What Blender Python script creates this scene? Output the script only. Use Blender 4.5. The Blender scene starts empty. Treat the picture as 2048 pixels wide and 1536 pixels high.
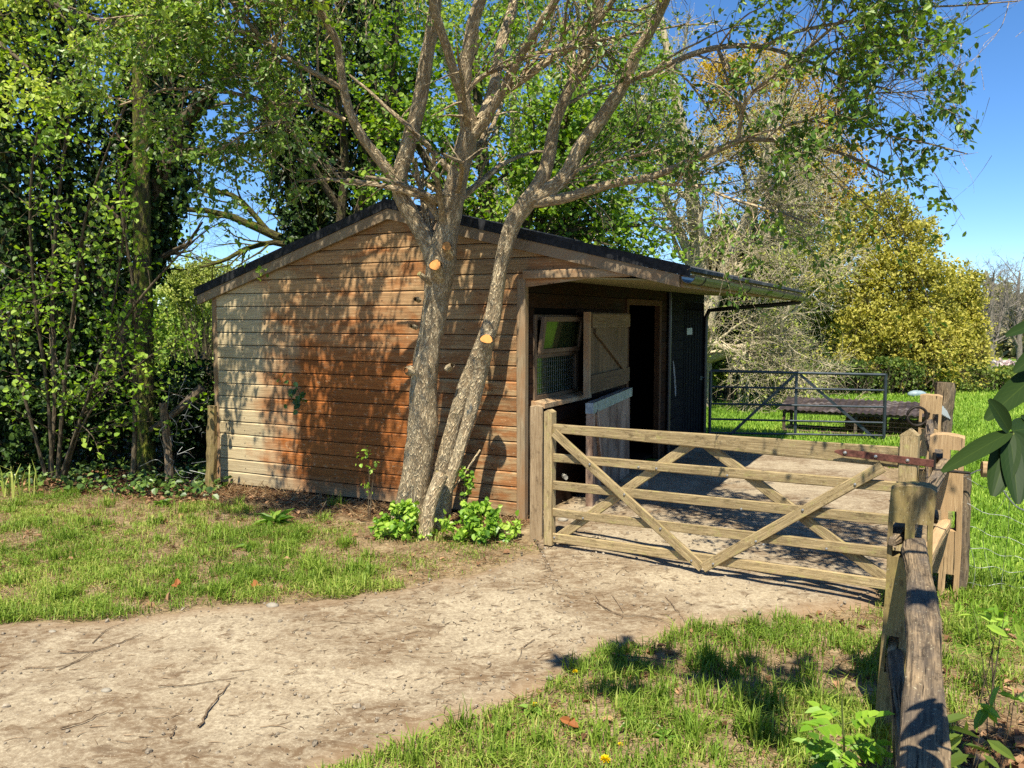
import bpy, math
import numpy as np
PI = math.pi
sc = bpy.context.scene
COL = sc.collection
# ------------------------------------------------------------------ camera model (metres; camera stands at the origin, z = 1.85 above the yard)
FPX, CX, CY = 1684.0, 1024.0, 768.0
PITCH = math.atan(132 / FPX); ZC = 1.85
CP, SP = math.cos(PITCH), math.sin(PITCH)
A = np.array
def gz(x, y):
    """height of the terrain"""
    x = np.asarray(x, float); y = np.asarray(y, float)
    z = -0.032 * np.clip(y - 9.5, 0, None)
    z = np.where(y > 60, -0.032 * 50.5 + (y - 60) * 0.02, z)
    return z
def ray(px, py):
    x = (px - CX) / FPX; v = (CY - py) / FPX
    return A([x, CP + v * SP, -SP + v * CP])
def P(px, py, d):
    r = ray(px, py); k = d / r[1]
    return A([r[0] * k, d, ZC + r[2] * k])
def G(px, py):
    r = ray(px, py); d = 5.0
    for _ in range(30):
        k = (float(gz(r[0] * d / r[1], d)) - ZC) / r[2]
        d = r[1] * k
    return A([r[0] * k, d, float(gz(r[0] * k, d))])
def nrm(v, ax=-1):
    v = np.asarray(v, float)
    return v / np.maximum(np.linalg.norm(v, axis=ax, keepdims=True), 1e-9)
_tab = np.random.default_rng(99).random((64, 64))
def vnoise(x, y):
    x = np.asarray(x, float); y = np.asarray(y, float)
    xi = np.floor(x).astype(int); yi = np.floor(y).astype(int)
    fx = x - xi; fy = y - yi
    fx = fx * fx * (3 - 2 * fx); fy = fy * fy * (3 - 2 * fy)
    g = lambda a, b: _tab[a % 64, b % 64]
    return (g(xi, yi) * (1 - fx) + g(xi + 1, yi) * fx) * (1 - fy) + (g(xi, yi + 1) * (1 - fx) + g(xi + 1, yi + 1) * fx) * fy
def fbm(x, y):
    return .5 * vnoise(x, y) + .3 * vnoise(x * 2.1 + 7, y * 2.1 + 3) + .2 * vnoise(x * 4.3 + 1, y * 4.3 + 9)
def inpoly(x, y, poly):
    x = np.asarray(x); y = np.asarray(y); c = np.zeros(x.shape, bool); n = len(poly)
    for i in range(n):
        x0, y0 = poly[i][:2]; x1, y1 = poly[(i + 1) % n][:2]
        if y0 == y1: continue
        c ^= ((y0 > y) != (y1 > y)) & (x < (x1 - x0) * (y - y0) / (y1 - y0) + x0)
    return c
def catmull(pts, n):
    """resample rows (any width) to n rows along a Catmull-Rom curve"""
    p = np.asarray(pts, float)
    if len(p) == 2:
        t = np.linspace(0, 1, n)[:, None]; return p[0] * (1 - t) + p[1] * t
    q = np.vstack([2 * p[0] - p[1], p, 2 * p[-1] - p[-2]])
    seg = np.linalg.norm(np.diff(p[:, :3], axis=0), axis=1); cum = np.concatenate([[0], np.cumsum(seg)])
    s = np.linspace(0, cum[-1], n); i = np.clip(np.searchsorted(cum, s, side='right') - 1, 0, len(p) - 2)
    t = ((s - cum[i]) / np.maximum(seg[i], 1e-9))[:, None]
    a, b, c, d = q[i], q[i + 1], q[i + 2], q[i + 3]
    return .5 * (2 * b + (c - a) * t + (2 * a - 5 * b + 4 * c - d) * t ** 2 + (3 * b - a - 3 * c + d) * t ** 3)

# ------------------------------------------------------------------ mesh accumulator (all quads)
class MB:
    def __init__(s): s.V = []; s.F = []; s.U = []; s.T = []; s.n = 0
    def add(s, v, f, uv=None, tint=.5):
        v = np.asarray(v, float).reshape(-1, 3); f = np.asarray(f, int).reshape(-1, 4)
        s.V.append(v); s.F.append(f + s.n)
        s.U.append(np.zeros((len(f) * 4, 2)) if uv is None else np.asarray(uv, float).reshape(-1, 2))
        s.T.append(np.broadcast_to(np.asarray(tint, float), (len(v),)).copy()); s.n += len(v)
        return s
    def build(s, name, material, parent=None, smooth=False, origin=None):
        me = bpy.data.meshes.new(name)
        o = bpy.data.objects.new(name, me); COL.objects.link(o)
        org = A(origin, float) if origin is not None else A([0, 0, 0.])
        if parent is not None:
            o.parent = parent; q = parent
            while q is not None:
                org = org + A(q.location); q = q.parent
        elif origin is not None: o.location = tuple(org)
        v = np.vstack(s.V) - org; f = np.vstack(s.F); uv = np.vstack(s.U); t = np.concatenate(s.T)
        me.vertices.add(len(v)); me.vertices.foreach_set('co', v.astype(np.float32).ravel())
        me.loops.add(len(f) * 4); me.loops.foreach_set('vertex_index', f.astype(np.int32).ravel())
        me.polygons.add(len(f)); me.polygons.foreach_set('loop_start', np.arange(0, len(f) * 4, 4, dtype=np.int32))
        me.polygons.foreach_set('use_smooth', np.full(len(f), bool(smooth)))
        me.uv_layers.new(name='UVMap').data.foreach_set('uv', uv.astype(np.float32).ravel())
        me.attributes.new('tint', 'FLOAT', 'POINT').data.foreach_set('value', t.astype(np.float32))
        me.update(calc_edges=True)
        me.materials.append(material)
        return o
BR = np.random.default_rng(5)
def bar(mb, p0, p1, w, h, up=(0, 0, 1), ch=.006, seg=6, jit=.0012, w1=None, h1=None, tint=None, rng=BR):
    """chamfered bar from p0 to p1, w across, h along 'up'"""
    p0 = A(p0, float); p1 = A(p1, float); t = nrm(p1 - p0); up = A(up, float)
    u = nrm(up - t * np.dot(up, t)); s = np.cross(t, u)
    w1 = w if w1 is None else w1; h1 = h if h1 is None else h1
    k = np.linspace(0, 1, seg + 1)
    V = []
    for kk in k:
        a = (w + (w1 - w) * kk) / 2; b = (h + (h1 - h) * kk) / 2
        c = min(ch, a * .8, b * .8)
        pr = A([[a, b - c], [a - c, b], [-a + c, b], [-a, b - c], [-a, -b + c], [-a + c, -b], [a - c, -b], [a, -b + c]])
        pr = pr + rng.normal(0, jit, pr.shape)
        V.append(p0 + (p1 - p0) * kk + pr[:, :1] * s + pr[:, 1:] * u)
    V = np.vstack(V)
    per = np.array([0, ch * 1.4, w, w + ch * 1.4, w + h, w + h + ch * 1.4, 2 * w + h, 2 * w + h + ch * 1.4, 2 * (w + h)])
    L = np.linalg.norm(p1 - p0); ou, ov = rng.random(2) * 20
    F = []; U = []
    for i in range(seg):
        for j in range(8):
            j2 = (j + 1) % 8
            F.append([i * 8 + j, (i + 1) * 8 + j, (i + 1) * 8 + j2, i * 8 + j2])
            a, b = ou + k[i] * L, ou + k[i + 1] * L
            U += [[a, ov + per[j]], [b, ov + per[j]], [b, ov + per[j + 1]], [a, ov + per[j + 1]]]
    for base, rev in ((0, 0), (seg * 8, 1)):
        for q in ([0, 1, 2, 3], [0, 3, 4, 7], [4, 5, 6, 7]):
            q = [base + z for z in q]; F.append(q[::-1] if rev else q)
            U += [[ou + .3 * rng.random(), ov], [ou, ov + .1], [ou + .1, ov + .1], [ou + .1, ov]]
    mb.add(V, F, U, rng.uniform(.3, .7) if tint is None else tint)
    return mb
def boxm(mb, fm, lo, hi, tint=.5, along=0):
    """box in a mapped frame fm(a,b,c)"""
    lo = list(lo); hi = list(hi)
    c = [fm(*(hi[k] if (i >> k) & 1 else lo[k] for k in range(3))) for i in range(8)]
    F = [[0, 1, 3, 2], [4, 6, 7, 5], [0, 4, 5, 1], [2, 3, 7, 6], [0, 2, 6, 4], [1, 5, 7, 3]]
    ou, ov = BR.random(2) * 20
    idx = [[(i >> k) & 1 for k in range(3)] for i in range(8)]
    U = []
    others = [k for k in range(3) if k != along]
    for f in F:
        for i in f:
            q = [hi[k] if idx[i][k] else lo[k] for k in range(3)]
            U.append([ou + q[along], ov + q[others[0]] + q[others[1]]])
    mb.add(c, F, U, tint); return mb
def tubes(mb, Pn, R, k=5, tint=.5, rough=0.0, rng=BR, cap=False):
    """batch of tubes: Pn [B,n,3], R [B,n]"""
    Pn = np.asarray(Pn, float); R = np.asarray(R, float)
    if Pn.ndim == 2: Pn = Pn[None]; R = R[None]
    B, n, _ = Pn.shape
    T = nrm(np.gradient(Pn, axis=1))
    tot = nrm(Pn[:, -1] - Pn[:, 0])
    ref = np.where(np.abs(tot[:, 2:3]) > .8, A([[1., 0, 0]]), A([[0, 0, 1.]]))
    U = np.cross(ref[:, None], T); U = nrm(U); W = np.cross(T, U)
    a = np.arange(k) * 2 * PI / k
    rr = R[:, :, None] * (1 + rough * rng.normal(0, 1, (B, n, k)))
    V = Pn[:, :, None] + rr[..., None] * (np.cos(a)[None, None, :, None] * U[:, :, None] + np.sin(a)[None, None, :, None] * W[:, :, None])
    b = np.arange(B)[:, None, None] * n * k; i = np.arange(n - 1)[None, :, None] * k; j = np.arange(k)[None, None, :]; j2 = (j + 1) % k
    F = np.stack([b + i + j, b + i + j2, b + i + k + j2, b + i + k + j], -1).reshape(-1, 4)
    s = np.concatenate([np.zeros((B, 1)), np.cumsum(np.linalg.norm(np.diff(Pn, axis=1), axis=2), axis=1)], 1) + rng.random((B, 1)) * 9
    circ = 2 * PI * R.max(axis=1)
    s0 = np.broadcast_to(s[:, :-1, None], (B, n - 1, k)); s1 = np.broadcast_to(s[:, 1:, None], (B, n - 1, k))
    c0 = np.broadcast_to((j / k) * circ[:, None, None], (B, n - 1, k)); c1 = np.broadcast_to(((j + 1) / k) * circ[:, None, None], (B, n - 1, k))
    UV = np.stack([np.stack([s0, c0], -1), np.stack([s0, c1], -1), np.stack([s1, c1], -1), np.stack([s1, c0], -1)], -2)
    t = np.broadcast_to(np.asarray(tint, float).reshape(-1, 1, 1), (B, n, k)).reshape(-1)
    mb.add(V.reshape(-1, 3), F, UV.reshape(-1, 2), t)
    if cap:
        for q in range(B):
            for e, rev in ((0, 0), (n - 1, 1)):
                c = Pn[q, e]; ring = V[q, e]
                m = np.vstack([ring, c])
                f = [[jj, (jj + 1) % k, k, k] for jj in range(k)]
                fa = [[(jj + 1) % k, jj, k, (jj - 1) % k] for jj in range(0, k, 2)] if k % 2 == 0 else f
                fa = [x[::-1] for x in fa] if rev else fa
                mb.add(m, fa, np.random.default_rng(1).random((len(fa) * 4, 2)) * .1, .5)
    return mb
def leaves(mb, pos, ax, nr, L, W, tint, fold=.25, droop=.12):
    pos = np.asarray(pos); n = len(pos)
    if n == 0: return mb
    ax = nrm(ax); sd = nrm(np.cross(ax, nr)); up = np.cross(sd, ax)
    L = np.broadcast_to(np.asarray(L, float), (n,))[:, None]; W = np.broadcast_to(np.asarray(W, float), (n,))[:, None]
    f = fold * W * .5
    v = np.stack([pos, pos + .3 * L * ax + .5 * W * sd + f * up, pos + .72 * L * ax + .4 * W * sd + f * .8 * up - droop * .4 * L * up,
                  pos + L * ax - droop * L * up, pos + .72 * L * ax - .4 * W * sd + f * .8 * up - droop * .4 * L * up, pos + .3 * L * ax - .5 * W * sd + f * up], 1)
    b = np.arange(n)[:, None] * 6
    F = np.stack([b + A([0, 1, 2, 3]), b + A([0, 3, 4, 5])], 1).reshape(-1, 4)
    u1 = A([[0, 0], [.3, .5], [.72, .4], [1, 0], [0, 0], [1, 0], [.72, -.4], [.3, -.5]])
    mb.add(v.reshape(-1, 3), F, np.tile(u1, (n, 1)), np.repeat(np.broadcast_to(tint, (n,)), 6))
    return mb
def blades(mb, pos, h, w, tint, rng, lean=.5):
    n = len(pos); a = rng.random(n) * 2 * PI
    d = np.stack([np.cos(a), np.sin(a), np.zeros(n)], 1); s = np.stack([-np.sin(a), np.cos(a), np.zeros(n)], 1)
    h = np.asarray(h)[:, None] if np.ndim(h) else np.full((n, 1), h); w = np.asarray(w)[:, None] if np.ndim(w) else np.full((n, 1), w)
    l = (np.abs(rng.normal(0, lean, n)) + .08)[:, None]
    z = A([0, 0, 1.])
    m = pos + h * .55 * z + d * h * l * .3; t = pos + h * np.clip(1 - .45 * l, .2, 1) * z + d * h * l * .95
    v = np.stack([pos - s * w, pos + s * w, m + s * w * .8, m - s * w * .8, t + s * w * .15, t - s * w * .15], 1)
    b = np.arange(n)[:, None] * 6
    F = np.stack([b + A([0, 1, 2, 3]), b + A([3, 2, 4, 5])], 1).reshape(-1, 4)
    mb.add(v.reshape(-1, 3), F, None, np.repeat(np.broadcast_to(tint, (n,)), 6)); return mb

# ------------------------------------------------------------------ tags
def tag(o, label=None, cat=None, group=None, kind=None):
    if label: o['label'] = label
    if cat: o['category'] = cat
    if group: o['group'] = group
    if kind: o['kind'] = kind
    return o
def thing(name, label, cat, loc=(0, 0, 0), group=None):
    o = bpy.data.objects.new(name, None); COL.objects.link(o); o.empty_display_size = .1
    o.location = tuple(float(c) for c in loc)
    return tag(o, label, cat, group)

# ------------------------------------------------------------------ materials
class NT:
    def __init__(s, name):
        s.m = bpy.data.materials.new(name); s.m.use_nodes = True; s.t = s.m.node_tree; s.t.nodes.clear()
        s.out = s.t.nodes.new('ShaderNodeOutputMaterial')
    def n(s, typ, props=None, **inp):
        nd = s.t.nodes.new('ShaderNode' + typ)
        for k, v in (props or {}).items(): setattr(nd, k, v)
        for k, v in inp.items():
            key = int(k[1:]) if k[0] == 'i' and k[1:].isdigit() else k.replace('_', ' ')
            s.set(nd.inputs[key], v)
        return nd
    def set(s, sock, v):
        if hasattr(v, 'is_linked') or hasattr(v, 'links'): s.t.links.new(v, sock)
        elif hasattr(v, 'outputs'): s.t.links.new(v.outputs[0], sock)
        else:
            if isinstance(v, (tuple, list)) and len(v) == 3 and sock.type == 'RGBA': v = (*v, 1)
            sock.default_value = v
    def uv(s): return s.n('UVMap', {'uv_map': 'UVMap'}).outputs[0]
    def obj(s): return s.n('TexCoord').outputs['Object']
    def attr(s): return s.n('Attribute', {'attribute_name': 'tint'}).outputs['Fac']
    def map(s, v, sc_=(1, 1, 1), loc=(0, 0, 0), rot=(0, 0, 0)): return s.n('Mapping', Vector=v, Scale=sc_, Location=loc, Rotation=rot).outputs[0]
    def noise(s, v, scale=1., detail=4., rough=.55, dist=0.): return s.n('TexNoise', Vector=v, Scale=scale, Detail=detail, Roughness=rough, Distortion=dist).outputs[0]
    def ramp(s, f, *stops, interp='LINEAR'):
        nd = s.n('ValToRGB', Fac=f); cr = nd.color_ramp; cr.interpolation = interp
        while len(cr.elements) < len(stops): cr.elements.new(.5)
        for e, (p, c) in zip(cr.elements, stops):
            e.position = p; e.color = (c, c, c, 1) if not isinstance(c, (tuple, list)) else (*c[:3], 1)
        return nd.outputs[0]
    def mix(s, f, a, b, mode='MIX'):
        nd = s.n('Mix', {'data_type': 'RGBA', 'blend_type': mode}); s.set(nd.inputs[0], f); s.set(nd.inputs[6], a); s.set(nd.inputs[7], b)
        return nd.outputs[2]
    def math(s, op, a, b=0., c=0.):
        nd = s.n('Math', {'operation': op}); s.set(nd.inputs[0], a); s.set(nd.inputs[1], b); s.set(nd.inputs[2], c); return nd.outputs[0]
    def sep(s, v): return s.n('SeparateXYZ', Vector=v).outputs
    def bump(s, h, st=.4, dist=.01, normal=None):
        nd = s.n('Bump', Strength=st, Distance=dist, Height=h)
        if normal is not None: s.set(nd.inputs['Normal'], normal)
        return nd.outputs[0]
    def pr(s, col, rough=.8, normal=None, metal=0., spec=.3, **kw):
        nd = s.n('BsdfPrincipled', Base_Color=col, Roughness=rough, Metallic=metal)
        nd.inputs['Specular IOR Level'].default_value = spec
        for k, v in kw.items(): s.set(nd.inputs[k.replace('_', ' ')], v)
        if normal is not None: s.set(nd.inputs['Normal'], normal)
        return nd.outputs[0]
    def done(s, sh): s.set(s.out.inputs[0], sh); return s.m
def wood(name, dark, light, stain=None, lichen=None, lich_amt=.55, rough=.85, bump=.5, grain=28., crack=.0, spec=.2):
    t = NT(name); uv = t.uv()
    g1 = t.noise(t.map(uv, (2.2, grain * 2.2, 1)), 1, 7, .72, .8)
    g2 = t.noise(t.map(uv, (9, grain * 9, 1)), 1, 4, .6)
    g3 = t.noise(t.map(uv, (1.7, 5, 1), (3, 1, 0)), 1.4, 5, .65)
    c = t.ramp(g1, (.32, dark), (.66, light))
    c = t.mix(t.ramp(g2, (.38, .75), (.56, 0.)), c, A(dark).tolist(), 'MIX')
    c = t.mix(t.ramp(g3, (.5, 0.), (.72, .55)), c, (A(dark) * .8).tolist())
    if stain is not None:
        c = t.mix(t.ramp(t.noise(t.map(uv, (1.3, 4, 1)), 1.6, 5, .6), (.42, 0.), (.62, .85)), c, stain)
    if lichen is not None:
        l = t.ramp(t.noise(t.map(uv, (7, 13, 1)), 1.6, 8, .8), (lich_amt, 0.), (lich_amt + .07, .85))
        c = t.mix(l, c, lichen)
        sp = t.ramp(t.noise(t.map(uv, (60, 75, 1)), 1.2, 5, .7), (.60, 0.), (.66, .6))
        c = t.mix(sp, c, (.5, .46, .31))
        dk = t.ramp(t.noise(t.map(uv, (6, 15, 1), (4, 7, 0)), 1.4, 8, .8), (.53, 0.), (.62, .75))
        c = t.mix(dk, c, (A(dark) * .55).tolist())
    h = g1
    if crack > 0:
        k = t.ramp(t.noise(t.map(uv, (1.1, grain * 1.5, 1)), 1, 4, .6, 1.0), (crack, 1.), (crack + .04, 0.))
        c = t.mix(k, c, (.012, .009, .006)); h = t.math('SUBTRACT', g1, t.math('MULTIPLY', k, 1.5))
    tv = t.math('MULTIPLY_ADD', t.attr(), .7, .65)
    c = t.mix(1., c, t.n('CombineColor', i0=tv, i1=tv, i2=tv).outputs[0], 'MULTIPLY')
    return t.done(t.pr(c, rough, t.bump(t.math('ADD', h, t.math('MULTIPLY', g2, .5)), bump, .004), 0, spec))
def leafmat(name, dark, mid, light, trans=.35, rough=.5, spec=.35, veins=False):
    t = NT(name); a = t.attr()
    c = t.ramp(a, (.05, dark), (.5, mid), (.95, light))
    if veins:
        x, y, _ = t.sep(t.uv())
        v = t.math('ABSOLUTE', y); mid_ = t.ramp(v, (.0, 1.), (.03, 0.))
        sv = t.math('FRACT', t.math('MULTIPLY', t.math('SUBTRACT', x, t.math('MULTIPLY', v, .7)), 9.))
        c = t.mix(t.math('MULTIPLY', mid_, .6), c, light); c = t.mix(t.ramp(sv, (.0, .35), (.12, 0.)), c, light)
    p = t.pr(c, rough, None, 0, spec)
    hs = t.n('HueSaturation', Color=c, Saturation=1.1, Value=1.5)
    tr = t.n('BsdfTranslucent', Color=hs.outputs[0]).outputs[0]
    mx = t.n('MixShader', i0=trans, i1=p, i2=tr)
    return t.done(mx.outputs[0])
def barkmat(name, dark, light, moss=None, moss_amt=.55, scale=1., bump=.8):
    t = NT(name); uv = t.uv()
    w = t.noise(t.map(uv, (9 * scale, 9 * scale, 1)), 1, 3, .5)
    wv = t.n('VectorMath', {'operation': 'ADD'}, i0=t.map(uv, (9 * scale, 38 * scale, 1)), i1=t.n('CombineXYZ', X=w, Y=t.math('MULTIPLY', w, 2.2)).outputs[0]).outputs[0]
    v1 = t.n('TexVoronoi', {'feature': 'DISTANCE_TO_EDGE'}, Vector=wv, Scale=1.).outputs[0]
    ridge = t.ramp(v1, (.0, 1.), (.22, 0.))
    fine = t.noise(t.map(uv, (11 * scale, 34 * scale, 1)), 1, 5, .62)
    c = t.mix(ridge, dark, light)
    c = t.mix(t.ramp(fine, (.4, .4), (.62, 0.)), c, (A(dark) * .6).tolist())
    c = t.mix(t.ramp(t.noise(t.map(uv, (3, 6, 1)), 1.3, 4), (.5, 0.), (.7, .55)), c, light)
    if moss is not None: c = t.mix(t.ramp(t.noise(t.map(uv, (4, 7, 1)), 1.2, 5, .7), (moss_amt, 0.), (moss_amt + .12, .8)), c, moss)
    h = t.math('ADD', t.math('MULTIPLY', ridge, 1.), t.math('MULTIPLY', fine, .4))
    return t.done(t.pr(c, .9, t.bump(h, bump, .012), 0, .2))
def plain(name, col, rough=.6, metal=0., spec=.4, var=.25, scale=8., bump=.15):
    t = NT(name); o = t.obj(); n_ = t.noise(o, scale, 5, .65)
    c = t.mix(t.ramp(n_, (.35, 0.), (.7, 1.)), tuple(x * (1 - var) for x in col), tuple(min(1, x * (1 + var)) for x in col))
    return t.done(t.pr(c, rough, t.bump(n_, bump, .004), metal, spec))
SKY_STRENGTH = .10
EXPOSURE = .98
# ================================================================== camera, light, sky
cam = bpy.data.objects.new('camera', bpy.data.cameras.new('camera')); COL.objects.link(cam)
cam.location = (0, 0, ZC); cam.rotation_euler = (PI / 2 - PITCH, 0, 0)
cam.data.sensor_width = 36; cam.data.lens = 36 * FPX / 2048; cam.data.clip_start = .05; cam.data.clip_end = 3000
sc.camera = cam
SUN = nrm(A([.215, 1.135, -2.05]))           # the way the light travels
elev = math.asin(-SUN[2]); azi = math.atan2(-SUN[0], -SUN[1])   # compass angle of the sun, from +y towards +x
ld = bpy.data.lights.new('sun', 'SUN'); ld.energy = 5.0; ld.angle = math.radians(.5); ld.color = (1, .93, .77)
lo_ = bpy.data.objects.new('sun', ld); COL.objects.link(lo_)
lo_.rotation_euler = (PI / 2 - elev, 0, math.atan2(SUN[1], SUN[0]) - PI / 2)
w = bpy.data.worlds.new('World'); sc.world = w; w.use_nodes = True
nt = w.node_tree; nt.nodes.clear()
sky = nt.nodes.new('ShaderNodeTexSky'); sky.sky_type = 'NISHITA'; sky.sun_disc = False
sky.sun_elevation = elev; sky.sun_rotation = azi; sky.air_density = .75; sky.dust_density = 0.; sky.ozone_density = 7.0
bg = nt.nodes.new('ShaderNodeBackground'); bg.inputs[1].default_value = SKY_STRENGTH
wo = nt.nodes.new('ShaderNodeOutputWorld')
hs_ = nt.nodes.new('ShaderNodeHueSaturation'); hs_.inputs['Saturation'].default_value = 1.12; nt.links.new(sky.outputs[0], hs_.inputs['Color']); nt.links.new(hs_.outputs[0], bg.inputs[0]); nt.links.new(bg.outputs[0], wo.inputs[0])
sc.view_settings.view_transform = 'Standard'; sc.view_settings.look = 'None'; sc.view_settings.exposure = EXPOSURE; sc.view_settings.gamma = 1
sc.cycles.use_denoising = False
try: sc.cycles.denoiser = 'OPENIMAGEDENOISE'; sc.cycles.denoising_prefilter = 'ACCURATE'
except Exception: pass
sc.cycles.max_bounces = 6; sc.cycles.diffuse_bounces = 3; sc.cycles.glossy_bounces = 3; sc.cycles.transmission_bounces = 4; sc.cycles.transparent_max_bounces = 6
sc.cycles.sample_clamp_indirect = 4

# ================================================================== hut frame of reference: e out of the front wall, t along the hut, z up
HC = A([.095, 7.6, 0.]); HE = A([.894, -.447, 0.]); HL = A([.447, .894, 0.])
def hp(e, t, z): return HC + e * HE + t * HL + A([0, 0, z])
HW, HLEN = 3.77, 6.65
# ------------------------------------------------------------------ materials of the built things
t_ = NT('weathered_cladding')
uv = t_.uv(); x_, z_, _q = t_.sep(uv)
gr = t_.noise(t_.map(uv, (1.8, 60, 1)), 1, 7, .72, .6); gf = t_.noise(t_.map(uv, (8, 210, 1)), 1, 4, .6)
patch = t_.noise(t_.map(uv, (.9, 2.2, 1)), 1.6, 5, .62, .4); patch2 = t_.noise(t_.map(uv, (2.2, 7, 1), (5, 2, 0)), 1.5, 5, .65)
vst = t_.noise(t_.map(uv, (5, .5, 1), (3, 8, 0)), 1.2, 3, .6)
orange = t_.ramp(gr, (.3, (.21, .062, .014)), (.7, (.46, .155, .034)))
pale = t_.ramp(gr, (.3, (.36, .27, .15)), (.7, (.66, .54, .33)))
brown = t_.ramp(gr, (.3, (.22, .14, .065)), (.7, (.52, .36, .19)))
red = t_.ramp(gr, (.3, (.20, .08, .028)), (.7, (.42, .19, .07)))
pw = t_.math('MULTIPLY_ADD', t_.math('SUBTRACT', patch, .5), 1.1, t_.math('MULTIPLY', t_.math('SUBTRACT', vst, .5), .6))
xs = t_.math('ADD', t_.math('ADD', x_, .12), t_.math('ADD', pw, t_.math('MULTIPLY', t_.math('SUBTRACT', t_.attr(), .5), .7)))                                       # stain edges wander
m_pale = t_.ramp(t_.math('MULTIPLY', t_.math('SUBTRACT', t_.math('MULTIPLY', xs, -1.), 2.55), 1.), (.0, 0.), (.55, 1.))
m_right = t_.ramp(t_.math('ADD', xs, 1.15), (.0, 0.), (.5, 1.))
m_top = t_.ramp(t_.math('ADD', t_.math('SUBTRACT', z_, 1.35), t_.math('MULTIPLY', t_.math('SUBTRACT', patch2, .5), 1.1)), (.0, 0.), (.55, 1.))
c = t_.mix(m_right, orange, t_.mix(t_.ramp(patch2, (.40, 0.), (.56, 1.)), brown, red))
c = t_.mix(t_.math('MULTIPLY', m_top, .75), c, t_.mix(t_.ramp(patch, (.50, 0.), (.62, 1.)), brown, red))
c = t_.mix(m_pale, c, pale)
scuff = t_.math('MULTIPLY', t_.ramp(t_.noise(t_.map(uv, (9, 26, 1)), 1.7, 6, .75), (.56, 0.), (.66, .8)), t_.ramp(patch2, (.38, 0.), (.58, 1.)))
c = t_.mix(scuff, c, (.62, .48, .29))
low = t_.ramp(z_, (.0, .75), (.22, 0.)); c = t_.mix(t_.math('MULTIPLY', low, t_.ramp(patch, (.35, .2), (.6, 1.))), c, pale)
knot = t_.ramp(t_.n('TexVoronoi', Vector=t_.map(uv, (3.2, 7.2, 1)), Scale=1.).outputs[0], (.03, .8), (.075, 0.)); c = t_.mix(knot, c, (.07, .03, .012))
c = t_.mix(t_.math('MULTIPLY', t_.ramp(gf, (.35, 1.), (.6, 0.)), .35), c, (.08, .04, .02))
tv = t_.math('MULTIPLY_ADD', t_.attr(), .5, .75); c = t_.mix(1., c, t_.n('CombineColor', i0=tv, i1=tv, i2=tv).outputs[0], 'MULTIPLY')
fx = t_.math('SUBTRACT', t_.math('FRACT', t_.math('MULTIPLY', x_, 1.64)), .5); fz = t_.math('SUBTRACT', t_.math('FRACT', t_.math('DIVIDE', t_.math('SUBTRACT', z_, .03), .139)), .3)
nd_ = t_.math('SQRT', t_.math('ADD', t_.math('POWER', t_.math('DIVIDE', fx, 1.64), 2.), t_.math('POWER', t_.math('MULTIPLY', fz, .139), 2.)))
c = t_.mix(t_.ramp(nd_, (.004, .9), (.009, 0.)), c, (.03, .02, .015))
M_clad = t_.done(t_.pr(c, .8, t_.bump(t_.math('ADD', gr, t_.math('MULTIPLY', gf, .6)), .45, .004), 0, .2))
M_front = wood('shade_darkened_boards', (.018, .009, .005), (.06, .027, .013), stain=(.022, .017, .015), bump=.4, spec=.06)  # brown boards, their colour darkened to carry the canopy's shade
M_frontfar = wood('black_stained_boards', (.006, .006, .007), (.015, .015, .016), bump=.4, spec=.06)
M_trim = wood('weathered_trim', (.22, .155, .09), (.46, .36, .23), stain=(.31, .17, .08), crack=.24)
M_barge = wood('grey_bargeboard', (.17, .125, .08), (.38, .30, .20), stain=(.25, .16, .09), crack=.26)
M_post = wood('sawn_gatepost', (.23, .155, .085), (.48, .36, .22), crack=.27, lichen=(.30, .28, .12), lich_amt=.62)
M_gate = wood('mossy_gate_timber', (.19, .135, .065), (.49, .375, .20), lichen=(.33, .285, .11), lich_amt=.54, bump=.7, crack=.25)
M_oak = wood('cleft_oak', (.24, .15, .075), (.56, .40, .22), stain=(.38, .25, .13), crack=.31, grain=22, bump=.9)
M_oakgrey = wood('silvered_oak', (.055, .04, .026), (.42, .30, .175), stain=(.085, .07, .058), crack=.36, grain=18, bump=1., lichen=(.34, .31, .25), lich_amt=.72)
M_oakmoss = wood('mossy_oak', (.13, .09, .04), (.36, .27, .13), stain=(.24, .18, .065), crack=.30, grain=16, lichen=(.29, .25, .075), lich_amt=.55, bump=.7)
M_door = wood('door_boards', (.085, .055, .03), (.25, .18, .10), stain=(.15, .095, .05), crack=.24)
M_kick = wood('worn_brown_door', (.085, .05, .033), (.26, .17, .12), stain=(.36, .27, .20), crack=.3, grain=34, bump=.7)
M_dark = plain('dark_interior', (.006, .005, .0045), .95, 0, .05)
M_felt = plain('roof_felt', (.016, .017, .020), .85, 0, .3, .6, 26, .5)
t_ = NT('mineral_felt'); o_ = t_.obj(); s1 = t_.noise(t_.map(o_, (2.5, 2.5, 2.5)), 3, 6, .7); s2 = t_.noise(o_, 60, 3, .6)
M_felttop = t_.done(t_.pr(t_.mix(t_.ramp(s1, (.5, 0.), (.68, .8)), t_.mix(s2, (.018, .02, .023), (.055, .057, .062)), (.22, .21, .19)), .85, t_.bump(s2, .5, .004)))
M_black = plain('black_plastic', (.014, .014, .015), .35, 0, .5, .3, 6, .05)
M_gutter = plain('weathered_gutter', (.055, .052, .036), .32, 0, .5, .5, 5, .1)
M_soffit = wood('soffit_board', (.20, .17, .085), (.36, .31, .17))
M_galv = plain('galvanised_steel', (.05, .062, .073), .42, .55, .5, .3, 12, .1)
M_galvw = plain('galvanised_wire', (.20, .21, .21), .5, .5, .5, .2, 40, .1)
M_rust = plain('rusty_iron', (.13, .05, .035), .8, .15, .3, .5, 30, .6)
M_iron = plain('dark_iron', (.03, .024, .02), .6, .6, .4, .4, 30, .4)
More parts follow.
